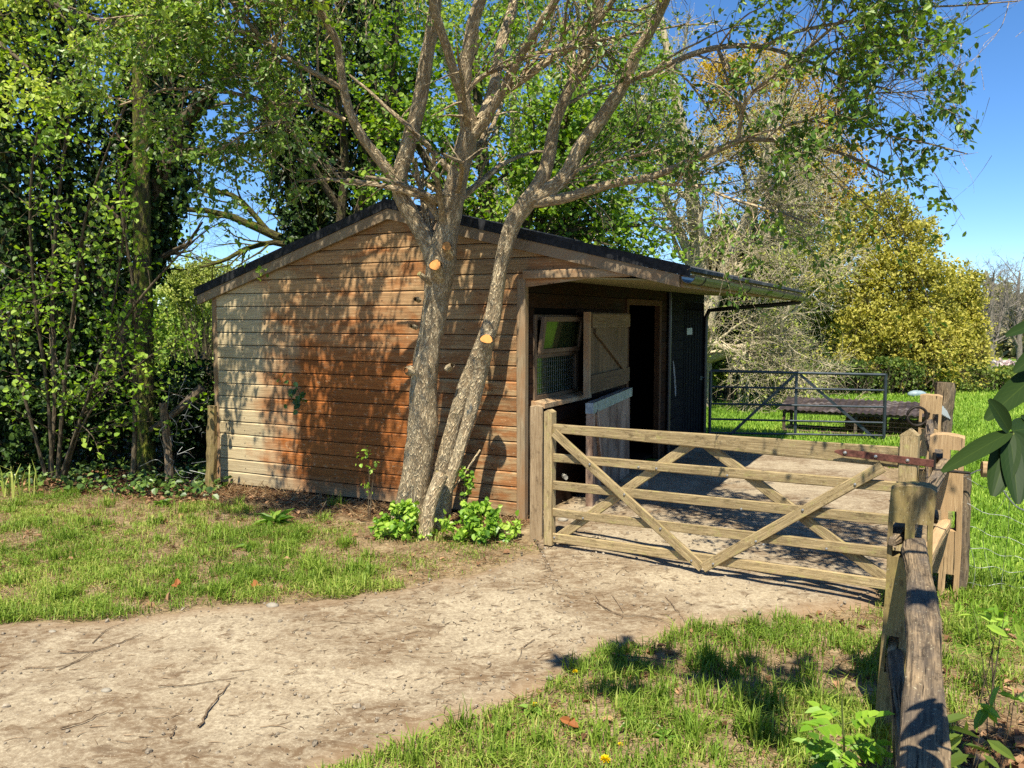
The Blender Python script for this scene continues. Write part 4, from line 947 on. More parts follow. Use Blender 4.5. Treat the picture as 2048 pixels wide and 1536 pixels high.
def addleaves(rng, mb, Pn, per, L, asp, tint=(.5, .2), t0=.15, spread=0., droop=.15, down=.25, patch=.6, scale=.35, keep=None):
    p, tan = leafpts(rng, Pn, per, t0, spread)
    if keep is not None:
        q = keep(p); p = p[q]; tan = tan[q]
    n_ = len(p); ax = nrm(tan * .6 + rng.normal(0, .7, (n_, 3)) + A([0, 0, -down])); nr = nrm(rng.normal(0, .55, (n_, 3)) + A([0, -.25, .9]))
    tn = np.clip(rng.normal(tint[0], tint[1], n_) + (vnoise(p[:, 0] / scale + 3 * p[:, 1], p[:, 2] / scale) - .5) * patch, 0, 1)
    l = L * rng.uniform(.6, 1.25, n_)
    leaves(mb, p, ax, nr, l, l * asp, tn, .3, droop); return n_
def limb(pts, n=18, tie=None):
    """[(px, py, depth, radius px)] -> resampled polyline and radii in metres"""
    q = A([[*P(a, b, d), r * d / FPX] for a, b, d, r in pts]); c = catmull(q, n); return c[:, :3], np.maximum(c[:, 3], .002)
def cat(*a): return np.concatenate(a, 0)
def free_pose(Pn, R, n=12):
    return catmull(np.c_[Pn, R], n)
M_bark = barkmat('sallow_bark', (.33, .235, .135), (.74, .605, .385), moss=(.38, .36, .20), moss_amt=.62, scale=1.7, bump=1.)
M_barkd = barkmat('dark_bark', (.04, .03, .018), (.16, .125, .075), moss=(.13, .14, .03), moss_amt=.5)
M_barkm = barkmat('mossy_bark', (.035, .028, .014), (.12, .10, .045), moss=(.17, .19, .02), moss_amt=.46)
M_barkp = barkmat('pale_twig_bark', (.34, .28, .18), (.66, .58, .40), moss=(.28, .26, .13), moss_amt=.6, bump=.3)
M_barkg = barkmat('grey_bark', (.12, .10, .085), (.30, .26, .22), bump=.3)
M_hazbark = barkmat('hazel_bark', (.045, .033, .02), (.15, .118, .075), bump=.3)
M_cut = NT('fresh_cut_wood'); o_ = M_cut.obj(); M_cut = M_cut.done(M_cut.pr(M_cut.mix(M_cut.noise(o_, 40, 4), (.40, .15, .035), (.58, .28, .08)), .8))
M_cutold = plain('weathered_cut_wood', (.52, .42, .16), .85, 0, .2, .3, 40)
L_sallow = leafmat('sallow_leaves', (.05, .11, .013), (.12, .21, .024), (.28, .38, .06), .32, .42, .4)
L_hazel = leafmat('hazel_leaves', (.09, .18, .014), (.21, .35, .028), (.38, .50, .08), .42, .5, .3)
L_ivy = leafmat('ivy_leaves', (.009, .022, .004), (.026, .056, .009), (.085, .14, .024), .10, .42, .25)
L_maple = leafmat('maple_leaves', (.06, .125, .010), (.14, .25, .02), (.28, .39, .045), .40, .5, .3)
L_gold = leafmat('golden_oak_leaves', (.20, .195, .03), (.37, .345, .055), (.52, .46, .11), .35, .55, .25)
L_amber = leafmat('amber_leaves', (.26, .17, .018), (.44, .29, .03), (.52, .40, .07), .35, .55, .2)
L_hedge = leafmat('hedge_leaves', (.03, .065, .010), (.085, .13, .02), (.18, .24, .04), .3, .55, .25)
L_bram = leafmat('bramble_leaves', (.07, .17, .018), (.19, .35, .032), (.38, .52, .08), .35, .4, .4, True)
L_rhod = leafmat('rhododendron_leaves', (.010, .026, .008), (.022, .040, .008), (.042, .066, .012), .06, .5, .10, True)

# ------------------------------------------------------------------ the twin-trunked sallow in front of the gable
rng = np.random.default_rng(101)
tb = G(822, 1046); tree = thing('sallow_tree', 'pale-barked twin-trunked tree with fresh orange pruning cuts growing against the stable gable', 'tree', tb)
def D(y, d0=7.5): return d0
big = [
 [(820, 1066, 7.50, 50), (822, 1030, 7.50, 38), (830, 960, 7.49, 32), (838, 900, 7.48, 30.5), (846, 840, 7.47, 30), (848, 780, 7.46, 29), (853, 720, 7.44, 28), (864, 660, 7.42, 26.5), (872, 600, 7.39, 27), (880, 550, 7.36, 31), (884, 515, 7.34, 31), (893, 470, 7.32, 26), (903, 420, 7.28, 24), (914, 360, 7.22, 22), (928, 300, 7.15, 21), (940, 262, 7.10, 20)],
 [(878, 545, 7.37, 22), (862, 500, 7.37, 21), (842, 462, 7.35, 19), (818, 420, 7.32, 18), (800, 385, 7.30, 17), (800, 352, 7.27, 16), (812, 310, 7.22, 16), (826, 255, 7.16, 15.5), (842, 190, 7.1, 15), (853, 120, 7.02, 14), (864, 60, 6.95, 13), (872, 0, 6.88, 12), (885, -90, 6.75, 10), (880, -200, 6.6, 8), (900, -330, 6.4, 5)],
 [(802, 378, 7.30, 12), (780, 345, 7.24, 11), (750, 308, 7.18, 10.5), (722, 270, 7.1, 10), (700, 225, 7.02, 9.5), (687, 175, 6.95, 9), (680, 115, 6.88, 8.5), (672, 80, 6.82, 8), (645, 30, 6.72, 7.5), (620, -20, 6.6, 7), (590, -90, 6.45, 5), (560, -170, 6.3, 3.5)],
 [(938, 268, 7.10, 16), (930, 225, 7.04, 14), (928, 170, 6.97, 13.5), (935, 105, 6.9, 13), (946, 48, 6.82, 12.5), (962, -5, 6.75, 12), (985, -90, 6.6, 10), (990, -200, 6.4, 7), (1020, -320, 6.2, 4)],
 [(948, 262, 7.09, 12), (935, 215, 7.0, 10.5), (914, 164, 6.88, 10), (892, 90, 6.7, 9.5), (871, 28, 6.55, 9), (858, -30, 6.4, 8), (830, -120, 6.2, 6), (790, -230, 5.9, 4)],
 [(946, 268, 7.1, 13), (962, 250, 7.05, 12), (985, 215, 6.95, 10), (1003, 183, 6.88, 9.5), (1041, 113, 6.7, 9), (1078, 51, 6.5, 8.5), (1113, -3, 6.35, 8), (1160, -90, 6.1, 6), (1200, -200, 5.8, 4)],
 [(962, 240, 7.08, 11), (978, 200, 7.1, 11), (990, 160, 7.12, 11), (1003, 85, 7.15, 11), (1024, 20, 7.18, 10.5), (1036, -40, 7.2, 9), (1050, -140, 7.2, 6), (1080, -260, 7.2, 4)],
 [(985, 212, 6.98, 8), (1003, 188, 6.95, 8.5), (1044, 160, 6.9, 8.5), (1095, 123, 6.8, 8), (1147, 89, 6.7, 7.5), (1188, 51, 6.6, 7), (1220, 10, 6.5, 6), (1260, -60, 6.3, 5), (1310, -160, 6.0, 3)],
 [(932, 190, 7.0, 5), (950, 165, 6.96, 4.5), (976, 147, 6.9, 4.5), (1027, 126, 6.8, 4), (1078, 106, 6.7, 4), (1135, 96, 6.55, 3.5), (1200, 70, 6.4, 3)],
 # second trunk: dark lower part, then the leaning stem
 [(862, 1056, 7.55, 22), (874, 985, 7.54, 18), (888, 925, 7.53, 17), (905, 860, 7.51, 16), (925, 790, 7.49, 17), (955, 715, 7.44, 17), (980, 655, 7.40, 17), (993, 590, 7.38, 15.5), (1003, 530, 7.35, 15.5), (1015, 480, 7.32, 17), (1032, 435, 7.28, 19), (1056, 402, 7.24, 20), (1076, 376, 7.2, 17), (1092, 330, 7.16, 15), (1104, 280, 7.12, 13), (1112, 240, 7.1, 12), (1134, 188, 7.05, 12), (1165, 124, 7.0, 11), (1182, 66, 6.95, 10.5), (1196, 5, 6.9, 10), (1215, -90, 6.8, 8), (1240, -200, 6.6, 5)],
 [(1062, 398, 7.23, 17), (1092, 384, 7.18, 17), (1130, 352, 7.12, 16), (1163, 292, 7.05, 15), (1206, 234, 6.95, 14), (1246, 170, 6.85, 13), (1270, 113, 6.75, 12), (1298, 66, 6.65, 11), (1328, 5, 6.55, 10), (1370, -90, 6.35, 7), (1420, -190, 6.1, 4)],
 [(1060, 402, 7.24, 14), (1090, 402, 7.18, 12), (1130, 396, 7.1, 11), (1170, 384, 7.0, 10), (1230, 366, 6.85, 9), (1300, 354, 6.65, 8), (1391, 318, 6.35, 7), (1464, 288, 6.1, 6), (1483, 279, 6.0, 5), (1556, 281, 5.75, 4.2), (1629, 292, 5.5, 3.6), (1702, 314, 5.3, 3), (1770, 346, 5.1, 2)],
 [(1476, 284, 6.05, 4.2), (1486, 219, 5.9, 4.2), (1505, 186, 5.8, 4), (1556, 146, 5.6, 3.8), (1610, 102, 5.4, 3.4), (1665, 55, 5.2, 3), (1713, 15, 5.0, 2.6), (1760, -40, 4.8, 2)],
 [(1290, 357, 6.67, 3.4), (1337, 369, 6.5, 3.2), (1391, 371, 6.35, 3), (1464, 398, 6.1, 2.8), (1556, 424, 5.8, 2.4), (1625, 450, 5.6, 1.6)],
 [(1483, 278, 6.0, 3.2), (1556, 256, 5.7, 3), (1610, 241, 5.5, 2.8), (1665, 230, 5.3, 2.6), (1702, 236, 5.15, 2.4), (1775, 270, 4.9, 2.1), (1848, 285, 4.7, 1.8), (1935, 308, 4.5, 1.2)],
 [(1250, 165, 6.84, 7), (1280, 152, 6.7, 6.5), (1300, 146, 6.6, 6), (1373, 113, 6.35, 5.6), (1430, 96, 6.2, 5.4), (1483, 91, 6.0, 5), (1535, 96, 5.85, 4), (1580, 110, 5.7, 3.6), (1629, 128, 5.5, 3.2), (1700, 158, 5.3, 2.4), (1780, 180, 5.1, 1.8)],
 [(1530, 93, 5.88, 4), (1574, 69, 5.7, 3.8), (1629, 55, 5.5, 3.4), (1738, 36, 5.1, 2.8), (1830, 16, 4.8, 2.2), (1921, 11, 4.5, 1.7), (2035, 2, 4.2, 1.2)],
 [(1610, 102, 5.42, 2.6), (1690, 96, 5.2, 2.2), (1780, 70, 4.95, 1.9), (1850, 80, 4.75, 1.6), (1925, 88, 4.5, 1)],
 [(1665, 232, 5.3, 2), (1740, 190, 5.1, 1.8), (1800, 185, 4.9, 1.5), (1870, 180, 4.7, 1.3), (1925, 190, 4.6, 1)],
 [(1100, 398, 7.15, 3), (1160, 340, 7.0, 3), (1240, 318, 6.8, 2.5), (1320, 300, 6.6, 2)],
 # left-hand side limbs
 [(690, 240, 7.04, 4.5), (655, 222, 7.0, 4.2), (600, 205, 6.92, 4), (540, 212, 6.85, 3.6), (470, 186, 6.75, 3.4), (400, 180, 6.65, 3), (335, 178, 6.55, 2.6), (300, 190, 6.5, 2.4), (235, 212, 6.4, 1.8)],
 [(688, 180, 6.96, 6), (655, 160, 6.9, 5.6), (600, 130, 6.8, 5.2), (545, 95, 6.7, 5), (500, 50, 6.6, 4.6), (462, 0, 6.5, 4.2), (420, -70, 6.35, 3)],
 [(545, 95, 6.7, 3), (480, 62, 6.55, 2.8), (400, 45, 6.4, 2.4), (300, 30, 6.2, 2), (190, 40, 6.0, 1.6)],
 [(640, 30, 6.72, 3.4), (560, 10, 6.5, 3), (470, -10, 6.3, 2.5), (360, -20, 6.0, 2)],
 [(600, 205, 6.92, 2.6), (560, 240, 6.8, 2.4), (500, 262, 6.65, 2), (440, 300, 6.5, 1.6)],
 [(872, 0, 6.9, 5), (820, -60, 6.6, 4.5), (740, -110, 6.2, 4), (640, -140, 5.8, 3), (520, -150, 5.4, 2)],
 [(885, -80, 6.7, 5), (800, -160, 6.3, 4), (690, -230, 5.8, 3), (560, -260, 5.3, 2)],
 [(885, -60, 6.8, 6), (800, -105, 6.92, 5), (700, -140, 7.05, 4), (590, -165, 7.15, 3), (480, -180, 7.2, 2)],  # from here, unseen limbs above the frame, added to dapple the gable wall
 [(800, -105, 6.92, 4), (720, -60, 7.05, 3.4), (620, -40, 7.15, 3), (520, -60, 7.2, 2)],
 [(885, -90, 6.78, 5), (900, -170, 6.9, 4), (840, -220, 7.0, 3), (740, -250, 7.1, 2)],
 [(1340, -60, 6.5, 5), (1500, -260, 5.9, 4), (1680, -420, 5.3, 3), (1900, -560, 4.8, 2)],  # from here, unseen limbs overhead, added to shade the gate and yard
 [(1220, -110, 6.8, 5), (1400, -330, 6.0, 4), (1640, -620, 5.2, 3), (1900, -860, 4.6, 2)],
 [(1500, -260, 5.9, 3), (1640, -230, 5.5, 2.6), (1800, -260, 5.0, 2), (2000, -300, 4.6, 1.5)],
 [(1370, -80, 6.35, 4), (1450, -110, 6.0, 3.5), (1560, -120, 5.6, 3), (1690, -110, 5.1, 2.4), (1820, -90, 4.7, 1.6)],
]
LP = []; LR = []
for l in big:
    p_, r_ = limb(l, 26); LP.append(p_); LR.append(r_)
tm = MB()
tr_rng = np.random.default_rng(8)
for i, (p_, r_) in enumerate(zip(LP, LR)):
    thick_ = r_[0] > .03
    if thick_:
        q = catmull(np.c_[p_, r_], 90); k = 18; pp_ = q[:, :3]; rr_ = np.maximum(q[:, 3], .003)
        T = nrm(np.gradient(pp_, axis=0)); ref = A([0, 1., 0]); U_ = nrm(np.cross(ref, T)); W_ = np.cross(T, U_); a = np.arange(k) * 2 * PI / k
        s_ = np.linspace(0, 1, 90)[:, None] * 9
        kn = .95 + .16 * (vnoise(s_ * 1.6 + i * 7, np.cos(a)[None] * 1.3 + np.sin(a)[None] * .9 + 5) - .5) + .10 * (vnoise(s_ * 5 + i, np.sin(a)[None] * 2.2 + 9 + np.cos(a)[None]) - .5)
        V = pp_[:, None] + (rr_[:, None] * kn)[..., None] * (np.cos(a)[None, :, None] * U_[:, None] + np.sin(a)[None, :, None] * W_[:, None])
        F_ = [[r * k + j, r * k + (j + 1) % k, (r + 1) * k + (j + 1) % k, (r + 1) * k + j] for r in range(89) for j in range(k)]
        ln = np.concatenate([[0], np.cumsum(np.linalg.norm(np.diff(pp_, axis=0), axis=1))]); ci = 2 * PI * rr_.max()
        UV = []
        for r in range(89):
            for j in range(k): UV += [[ln[r] + i, j / k * ci], [ln[r] + i, (j + 1) / k * ci], [ln[r + 1] + i, (j + 1) / k * ci], [ln[r + 1] + i, j / k * ci]]
        tm.add(V.reshape(-1, 3), F_, UV, .5)
    else: tubes(tm, [p_], [r_], 9, rough=.04)
LPa = np.stack(LP); LRa = np.stack(LR)
thin = LRa[:, 0] < .042
# side twigs: level 1 from every limb, level 2 sprays carry the leaves
s1, r1 = spawn(rng, LPa[thin], LRa[thin], 26, .75, .12, 1., (.85, .25), .5, 7, .13, -.01, .45, .0022)
top = ~thin
s1b, r1b = spawn(rng, LPa[top][:, 13:], LRa[top][:, 13:], 13, 1.3, .35, 1., (.75, .25), .35, 7, .12, .02, .3, .003)
s1, r1 = cat(s1, s1b), cat(r1, r1b)
s2, r2 = spawn(rng, s1, r1, 5, .38, .2, 1., (.75, .3), .6, 5, .16, -.03, .3, .0014)
def clear_sky(Q):
    y_ = Q[:, -1, 1]; a = Q[:, -1, 0] / y_ * FPX + CX; b = 636 - (Q[:, -1, 2] - ZC) / y_ * FPX
    return ~((a > 1940) & (b > 20))
q_ = clear_sky(s1); s1, r1 = s1[q_], r1[q_]; q_ = clear_sky(s2); s2, r2 = s2[q_], r2[q_]
tubes(tm, s1, r1, 5); tubes(tm, s2, r2, 3)
# suckers and stubs
for pl in ([(897, 1030, 7.4, 5), (903, 960, 7.4, 5), (905, 900, 7.38, 4.5)], [(832, 655, 7.30, 5), (822, 652, 7.22, 4)], [(838, 600, 7.32, 6), (830, 598, 7.25, 4)], [(820, 742, 7.32, 12), (812, 740, 7.25, 5)], [(896, 737, 7.36, 8), (905, 730, 7.3, 5)], [(960, 900, 7.4, 2.0), (930, 945, 7.3, 2), (890, 1000, 7.25, 2)]):
    p_, r_ = limb(pl, 8); tubes(tm, [p_], [r_], 8, rough=.05)
tree_tr = tm.build('trunk', M_bark, tree, smooth=True)
def cutlimb(pl, matc):
    p_, r_ = limb(pl, 10); m_ = MB(); tubes(m_, [p_], [r_], 12, rough=.04); st = m_.build('cut_stub', M_bark, tree, smooth=True)
    m_ = MB(); d_ = nrm(p_[-1] - p_[-2]); k = 12; u_ = nrm(np.cross(d_, [0, 0, 1.])) if abs(d_[2]) < .95 else A([1., 0, 0]); w_ = np.cross(d_, u_); a = np.arange(k) * 2 * PI / k
    ring = p_[-1] + d_ * .001 + r_[-1] * (.94 + .08 * np.sin(a * 3 + 1))[:, None] * (np.cos(a)[:, None] * u_ + np.sin(a)[:, None] * w_)
    m_.add(np.vstack([ring, p_[-1] + d_ * .001]), [[(j + 1) % k, j, (j - 1) % k, k] for j in range(0, k, 2)]); m_.add(np.vstack([ring, ring - d_ * .005]), [[j, (j + 1) % k, k + (j + 1) % k, k + j] for j in range(k)])
    m_.build('cut_face', matc, st)
cutlimb([(880, 560, 7.30, 16), (874, 540, 7.20, 14), (871, 530, 7.13, 12.5)], M_cut)
cutlimb([(897, 510, 7.25, 13), (894, 498, 7.16, 10), (893, 492, 7.10, 9.5)], M_cut)
cutlimb([(862, 568, 7.28, 6), (848, 555, 7.20, 5.5), (838, 547, 7.16, 5)], M_cutold)
cutlimb([(868, 1090, 7.16, 18), (882, 1015, 7.22, 14), (905, 945, 7.26, 12), (932, 860, 7.28, 12.5), (950, 790, 7.28, 14), (966, 725, 7.24, 16), (972, 690, 7.15, 14.5), (973, 678, 7.08, 13)], M_cut)
cutlimb([(848, 1110, 7.0, 19), (856, 1030, 7.02, 15), (872, 975, 7.06, 14), (884, 948, 7.1, 14)], M_cutold)
cm = MB()
def inside(p):
    px_ = p[:, 0] / p[:, 1] * FPX + CX; py_ = 636 - (p[:, 2] - ZC) / p[:, 1] * FPX
    pr_ = np.where((px_ > 640) & (px_ < 1330), .16, np.where(px_ < 800, .75, .48)); pr_ = np.where((py_ < -60) & (px_ > 640) & (px_ < 1400), .13, pr_); pr_ = np.where((py_ < -60) & (px_ <= 640), .95, pr_)
    pr_ = np.where((px_ > 1330) & (py_ > 330), .40, pr_); pr_ = np.where((px_ > 1330) & (py_ > -20), pr_ * np.clip((vnoise(px_ / 55, py_ / 45) - .18) * 2.6, 0, 1.2), pr_)
    pr_ = np.where((px_ > 1860) & (py_ > -20), pr_ * np.clip((1965 - px_) / 130, 0, 1), pr_); pr_ = np.where((px_ > 1330) & (py_ < -20), 1., pr_)
    pr_ = np.where((py_ < -40) & (px_ > 480) & (px_ < 930), np.where(p[:, 1] > 6.6, .9, .08), pr_)  # unseen leaves above the frame kept by depth to shade wall, not trunk
    return rng.random(len(p)) < pr_
n_l = addleaves(rng, cm, s2, 18, .044, .58, (.42, .22), .1, .012, .1, .2, .7, .5, inside)
n_l += addleaves(rng, cm, s1, 12, .045, .58, (.42, .22), .3, .012, .1, .2, .7, .5, inside)
cm.build('crown', L_sallow, tree)
# epicormic ivy on the trunk side
# ------------------------------------------------------------------ generic builders
def woody(name, label, cat_, group, trunks, lv, bark, leafm, seed, leaf=None, k0=10, extra=None, trunkname='trunk'):
    """trunks: list of (n,4) polylines xyz+r.  lv: list of dicts for spawn.  leaf: dict(level->(per,L,asp,tint))"""
    rg = np.random.default_rng(seed); T = [catmull(A(t, float), 16) for t in trunks]
    Pn = np.stack([t[:, :3] for t in T]); R = np.stack([np.maximum(t[:, 3], .003) for t in T])
    o = thing(name, label, cat_, T[0][0, :3], group); tm_ = MB(); tubes(tm_, Pn, R, k0, rough=.05, rng=rg)
    levels = [(Pn, R)]
    for i, q in enumerate(lv):
        q = dict(q); m_ = q.pop('m'); ln = q.pop('ln'); kk = q.pop('k', max(3, 6 - 2 * i))
        c, r = spawn(rg, levels[-1][0], levels[-1][1], m_, ln, **q); levels.append((c, r)); tubes(tm_, c, r, kk)
    tm_.build(trunkname, bark, o, smooth=True)
    if leaf:
        lm = MB()
        for li, per, L, asp, tn in leaf: addleaves(rg, lm, levels[li][0], per, L, asp, tn, .1, leaf_spread.get(name, .04))
        if extra is not None: extra(rg, lm)
        lm.build('crown', leafm, o)
    return o
leaf_spread = {}
def ivyclad(name, label, trunks, ivr, n_, seed, bark=None, leafL=.07, bump_=.5, twigs=None, group=None, tmean=.42, z0=None):
    """trunks wrapped in hanging ivy: leaves on a lumpy sleeve round each trunk"""
    rg = np.random.default_rng(seed); T = [catmull(A(t, float), 40) for t in trunks]
    o = thing(name, label, 'tree', T[0][0, :3], group); tm_ = MB()
    Pn = np.stack([t[:, :3] for t in T]); R = np.stack([np.maximum(t[:, 3], .004) for t in T]); tubes(tm_, Pn, R, 10, rough=.06, rng=rg)
    if twigs:
        c, r = Pn, R
        for q in twigs:
            q = dict(q); c, r = spawn(rg, c, r, q.pop('m'), q.pop('ln'), **q); tubes(tm_, c, r, 4)
    tm_.build('trunk', bark or M_barkm, o, smooth=True)
    lm = MB()
    for t, iv, nn in zip(T, ivr, n_):
        iv = np.interp(np.linspace(0, 1, 40), np.linspace(0, 1, len(iv)), iv)
        f = rg.random(nn) * 38.99; i = f.astype(int); fr = (f - i)[:, None]; c = t[i, :3] * (1 - fr) + t[i + 1, :3] * fr; r = iv[i]
        a = rg.random(nn) * 2 * PI; d_ = np.c_[np.cos(a), np.sin(a), rg.normal(0, .2, nn)]
        lump = .55 + bump_ * 2 * (vnoise(np.cos(a) * 2 + f * .33, np.sin(a) * 2 + f * .2 + seed) - .5) + .35 * (vnoise(a * 2.5, f * .8) - .3)
        rad = r * np.clip(lump, .15, 1.5) * (1 - .35 * rg.random(nn) ** 2)
        p = c + d_ * rad[:, None] + rg.normal(0, .03, (nn, 3))
        p[:, 2] = np.maximum(p[:, 2], zg(p[:, 0], p[:, 1]) + .03)
        ax = nrm(rg.normal(0, .5, (nn, 3)) + A([0, 0, -.8]) + d_ * .5); l = leafL * rg.uniform(.55, 1.25, nn)
        leaves(lm, p, ax, nrm(d_ + rg.normal(0, .45, (nn, 3)) + A([0, 0, .35])), l, l * .85, np.clip(rg.normal(tmean, .2, nn) + (lump - .55) * .25, 0, 1), .2, .2)
    lm.build('ivy', L_ivy, o)
    return o
def pl(*q): return A([[*P(a, b, d), r * d / FPX] for a, b, d, r in q])

# ------------------------------------------------------------------ left thicket
ivyclad('ivy_clad_tree', 'leaning ivy-clad tree forking towards the upper middle, left of the stable', [pl((215, 905, 10.6, 24), (240, 760, 10.6, 22), (262, 640, 10.5, 20), (288, 520, 10.4, 19), (308, 420, 10.4, 18), (330, 330, 10.3, 16), (370, 245, 10.2, 13), (430, 165, 10.0, 9), (520, 60, 9.8, 6), (580, -40, 9.6, 4)),
         pl((290, 560, 10.45, 12), (320, 430, 10.5, 12), (335, 330, 10.6, 11), (345, 200, 10.7, 10), (360, 60, 10.8, 8), (380, -80, 10.9, 6)), pl((205, 880, 10.7, 15), (190, 700, 10.8, 14), (210, 500, 10.9, 13), (240, 380, 11, 12), (262, 250, 11, 10), (280, 100, 11, 8), (300, -60, 11, 6)),
         pl((312, 415, 10.4, 9), (350, 318, 10.2, 8), (430, 300, 10.0, 6), (520, 292, 9.8, 5), (600, 300, 9.6, 4), (660, 325, 9.4, 2))],
         [[.28, .20, .14, .12, .10, .08, .05], [.28, .40, .45, .4, .3], [.42, .46, .44, .44, .44], [.08, .05, .03]], [3200, 7500, 10500, 500], 201, bark=M_hazbark, twigs=[dict(m=10, ln=1.2, rr=.4, wig=.2), dict(m=4, ln=.5, rr=.5, wig=.25)])
ivyclad('ivy_clad_tree', 'ivy-covered trunk at the left edge behind the bright hazel leaves', [pl((60, 900, 10.4, 26), (50, 700, 10.4, 24), (30, 520, 10.3, 23), (10, 330, 10.3, 20), (-5, 120, 10.3, 17), (-20, -80, 10.3, 14)), pl((120, 890, 10.8, 10), (135, 640, 10.8, 9), (140, 400, 10.9, 9), (130, 200, 11, 8), (120, -40, 11, 6))],
         [[.42, .55, .58, .6, .6], [.5, .55, .55, .5, .45]], [11000, 10500], 202, twigs=[dict(m=6, ln=1.2, rr=.4, wig=.2), dict(m=4, ln=.5, rr=.5)])
po = thing('pole_trunk', 'straight dark mossy pole-like trunk left of the stable', 'tree', G(290, 900))
m = MB(); tubes(m, [catmull(pl((291, 985, 10.1, 21), (291, 800, 10.1, 20), (288, 640, 10.1, 19), (284, 450, 10.1, 17.5), (282, 300, 10.1, 16), (280, 120, 10.1, 14), (278, -60, 10.1, 12))[:, :3], 30)], [np.linspace(.125, .075, 30)], 14, rough=.03); m.build('trunk', M_barkm, po, smooth=True)
# thin sapling stem in front of it
woody('sapling', 'thin upright sapling stem standing in front of the pole-like trunk', 'sapling', None, [pl((266, 960, 9.1, 5), (270, 850, 9.1, 4.6), (268, 740, 9.1, 4.2), (273, 640, 9.05, 3.8), (262, 540, 9.0, 3.2), (245, 440, 8.9, 2.4), (235, 330, 8.8, 1.6))],
      [dict(m=9, ln=.7, t0=.35, rr=.5, wig=.14), dict(m=4, ln=.3, rr=.5)], M_hazbark, L_hazel, 203, [(2, 5, .06, .8, (.5, .22))])
# hazel: a fan of stems with bright young leaves
leaf_spread['hazel_bush'] = .04
hz = [[(105, 950, 9.1, 3.7), (95, 780, 8.95, 3.4), (70, 600, 8.7, 3.1), (60, 400, 8.4, 2.5), (80, 240, 8.1, 1.9), (120, 90, 7.8, 1.2)], [(115, 955, 9.1, 4.3), (130, 760, 8.9, 3.7), (150, 590, 8.6, 3.1), (170, 440, 8.3, 2.5), (215, 300, 8.0, 1.9), (270, 170, 7.7, 1.2)],
      [(90, 945, 9.1, 3.7), (40, 760, 8.9, 3.1), (-10, 560, 8.6, 2.5), (-40, 380, 8.4, 1.9), (-30, 180, 8.2, 1.2)], [(125, 955, 9.1, 3.7), (180, 790, 9.0, 3.1), (250, 640, 8.9, 2.8), (330, 540, 8.8, 2.2), (400, 470, 8.7, 1.5), (450, 440, 8.6, 1.0)],
      [(100, 950, 9.2, 5.0), (110, 800, 9.2, 4.3), (105, 560, 9.2, 3.7), (125, 330, 9.0, 3.1), (160, 140, 8.8, 2.5), (230, 20, 8.5, 1.9), (320, -60, 8.2, 1.2)], [(120, 955, 9.1, 3.1), (200, 720, 8.8, 2.5), (235, 560, 8.6, 2.1), (250, 420, 8.4, 1.6), (235, 300, 8.2, 1.0)],
     [(130, 955, 9.15, 3.1), (160, 860, 9.0, 2.5), (215, 780, 8.8, 1.9), (290, 720, 8.6, 1.2), (330, 690, 8.5, 0.9)]]
woody('hazel_bush', 'tall hazel bush with bright yellow-green young leaves at the left edge', 'bush', None, [pl(*h) for h in hz],
      [dict(m=17, ln=.95, t0=.14, ang=(.8, .25), rr=.45, wig=.14, up=.0), dict(m=5, ln=.36, rr=.5, wig=.18, up=-.03)], M_hazbark, L_hazel, 204, [(1, 2, .060, .86, (.5, .25)), (2, 4, .056, .86, (.5, .25))])
# leafy overhead sprays at the top left (field maple coming into flower)
mp_ = [[(-260, -500, 9.0, 14), (-120, -200, 8.6, 10), (40, -40, 8.2, 7), (160, 30, 7.8, 5), (300, 60, 7.4, 3.4), (420, 95, 7.0, 2)], [(-260, -480, 9.0, 12), (-60, -260, 8.4, 9), (150, -100, 7.8, 6), (330, -10, 7.3, 4), (500, 40, 6.9, 2)],
       [(-270, -300, 9.0, 10), (-140, -40, 8.6, 7), (-20, 70, 8.2, 5), (70, 150, 7.9, 3), (110, 230, 7.7, 2)], [(-240, -520, 9, 12), (40, -360, 8.2, 9), (300, -220, 7.3, 6), (520, -90, 6.6, 4), (680, 0, 6.2, 2)], [(-300, 1500, 9.3, 26), (-300, 600, 9.2, 24), (-285, 0, 9.1, 20), (-260, -480, 9.0, 16)]]
leaf_spread['field_maple'] = .05
woody('field_maple', 'maple hanging yellow-green flowering sprays into the top left corner', 'tree', None, [pl(*h) for h in mp_],
      [dict(m=22, ln=.9, t0=.3, rr=.4, wig=.14, up=-.02), dict(m=6, ln=.36, rr=.5, wig=.18, up=-.02)], M_hazbark, leafmat('maple_flush', (.13, .21, .02), (.28, .38, .04), (.48, .54, .11), .4, .5, .3), 205, [(1, 8, .05, .9, (.5, .25)), (2, 14, .048, .9, (.5, .25))])
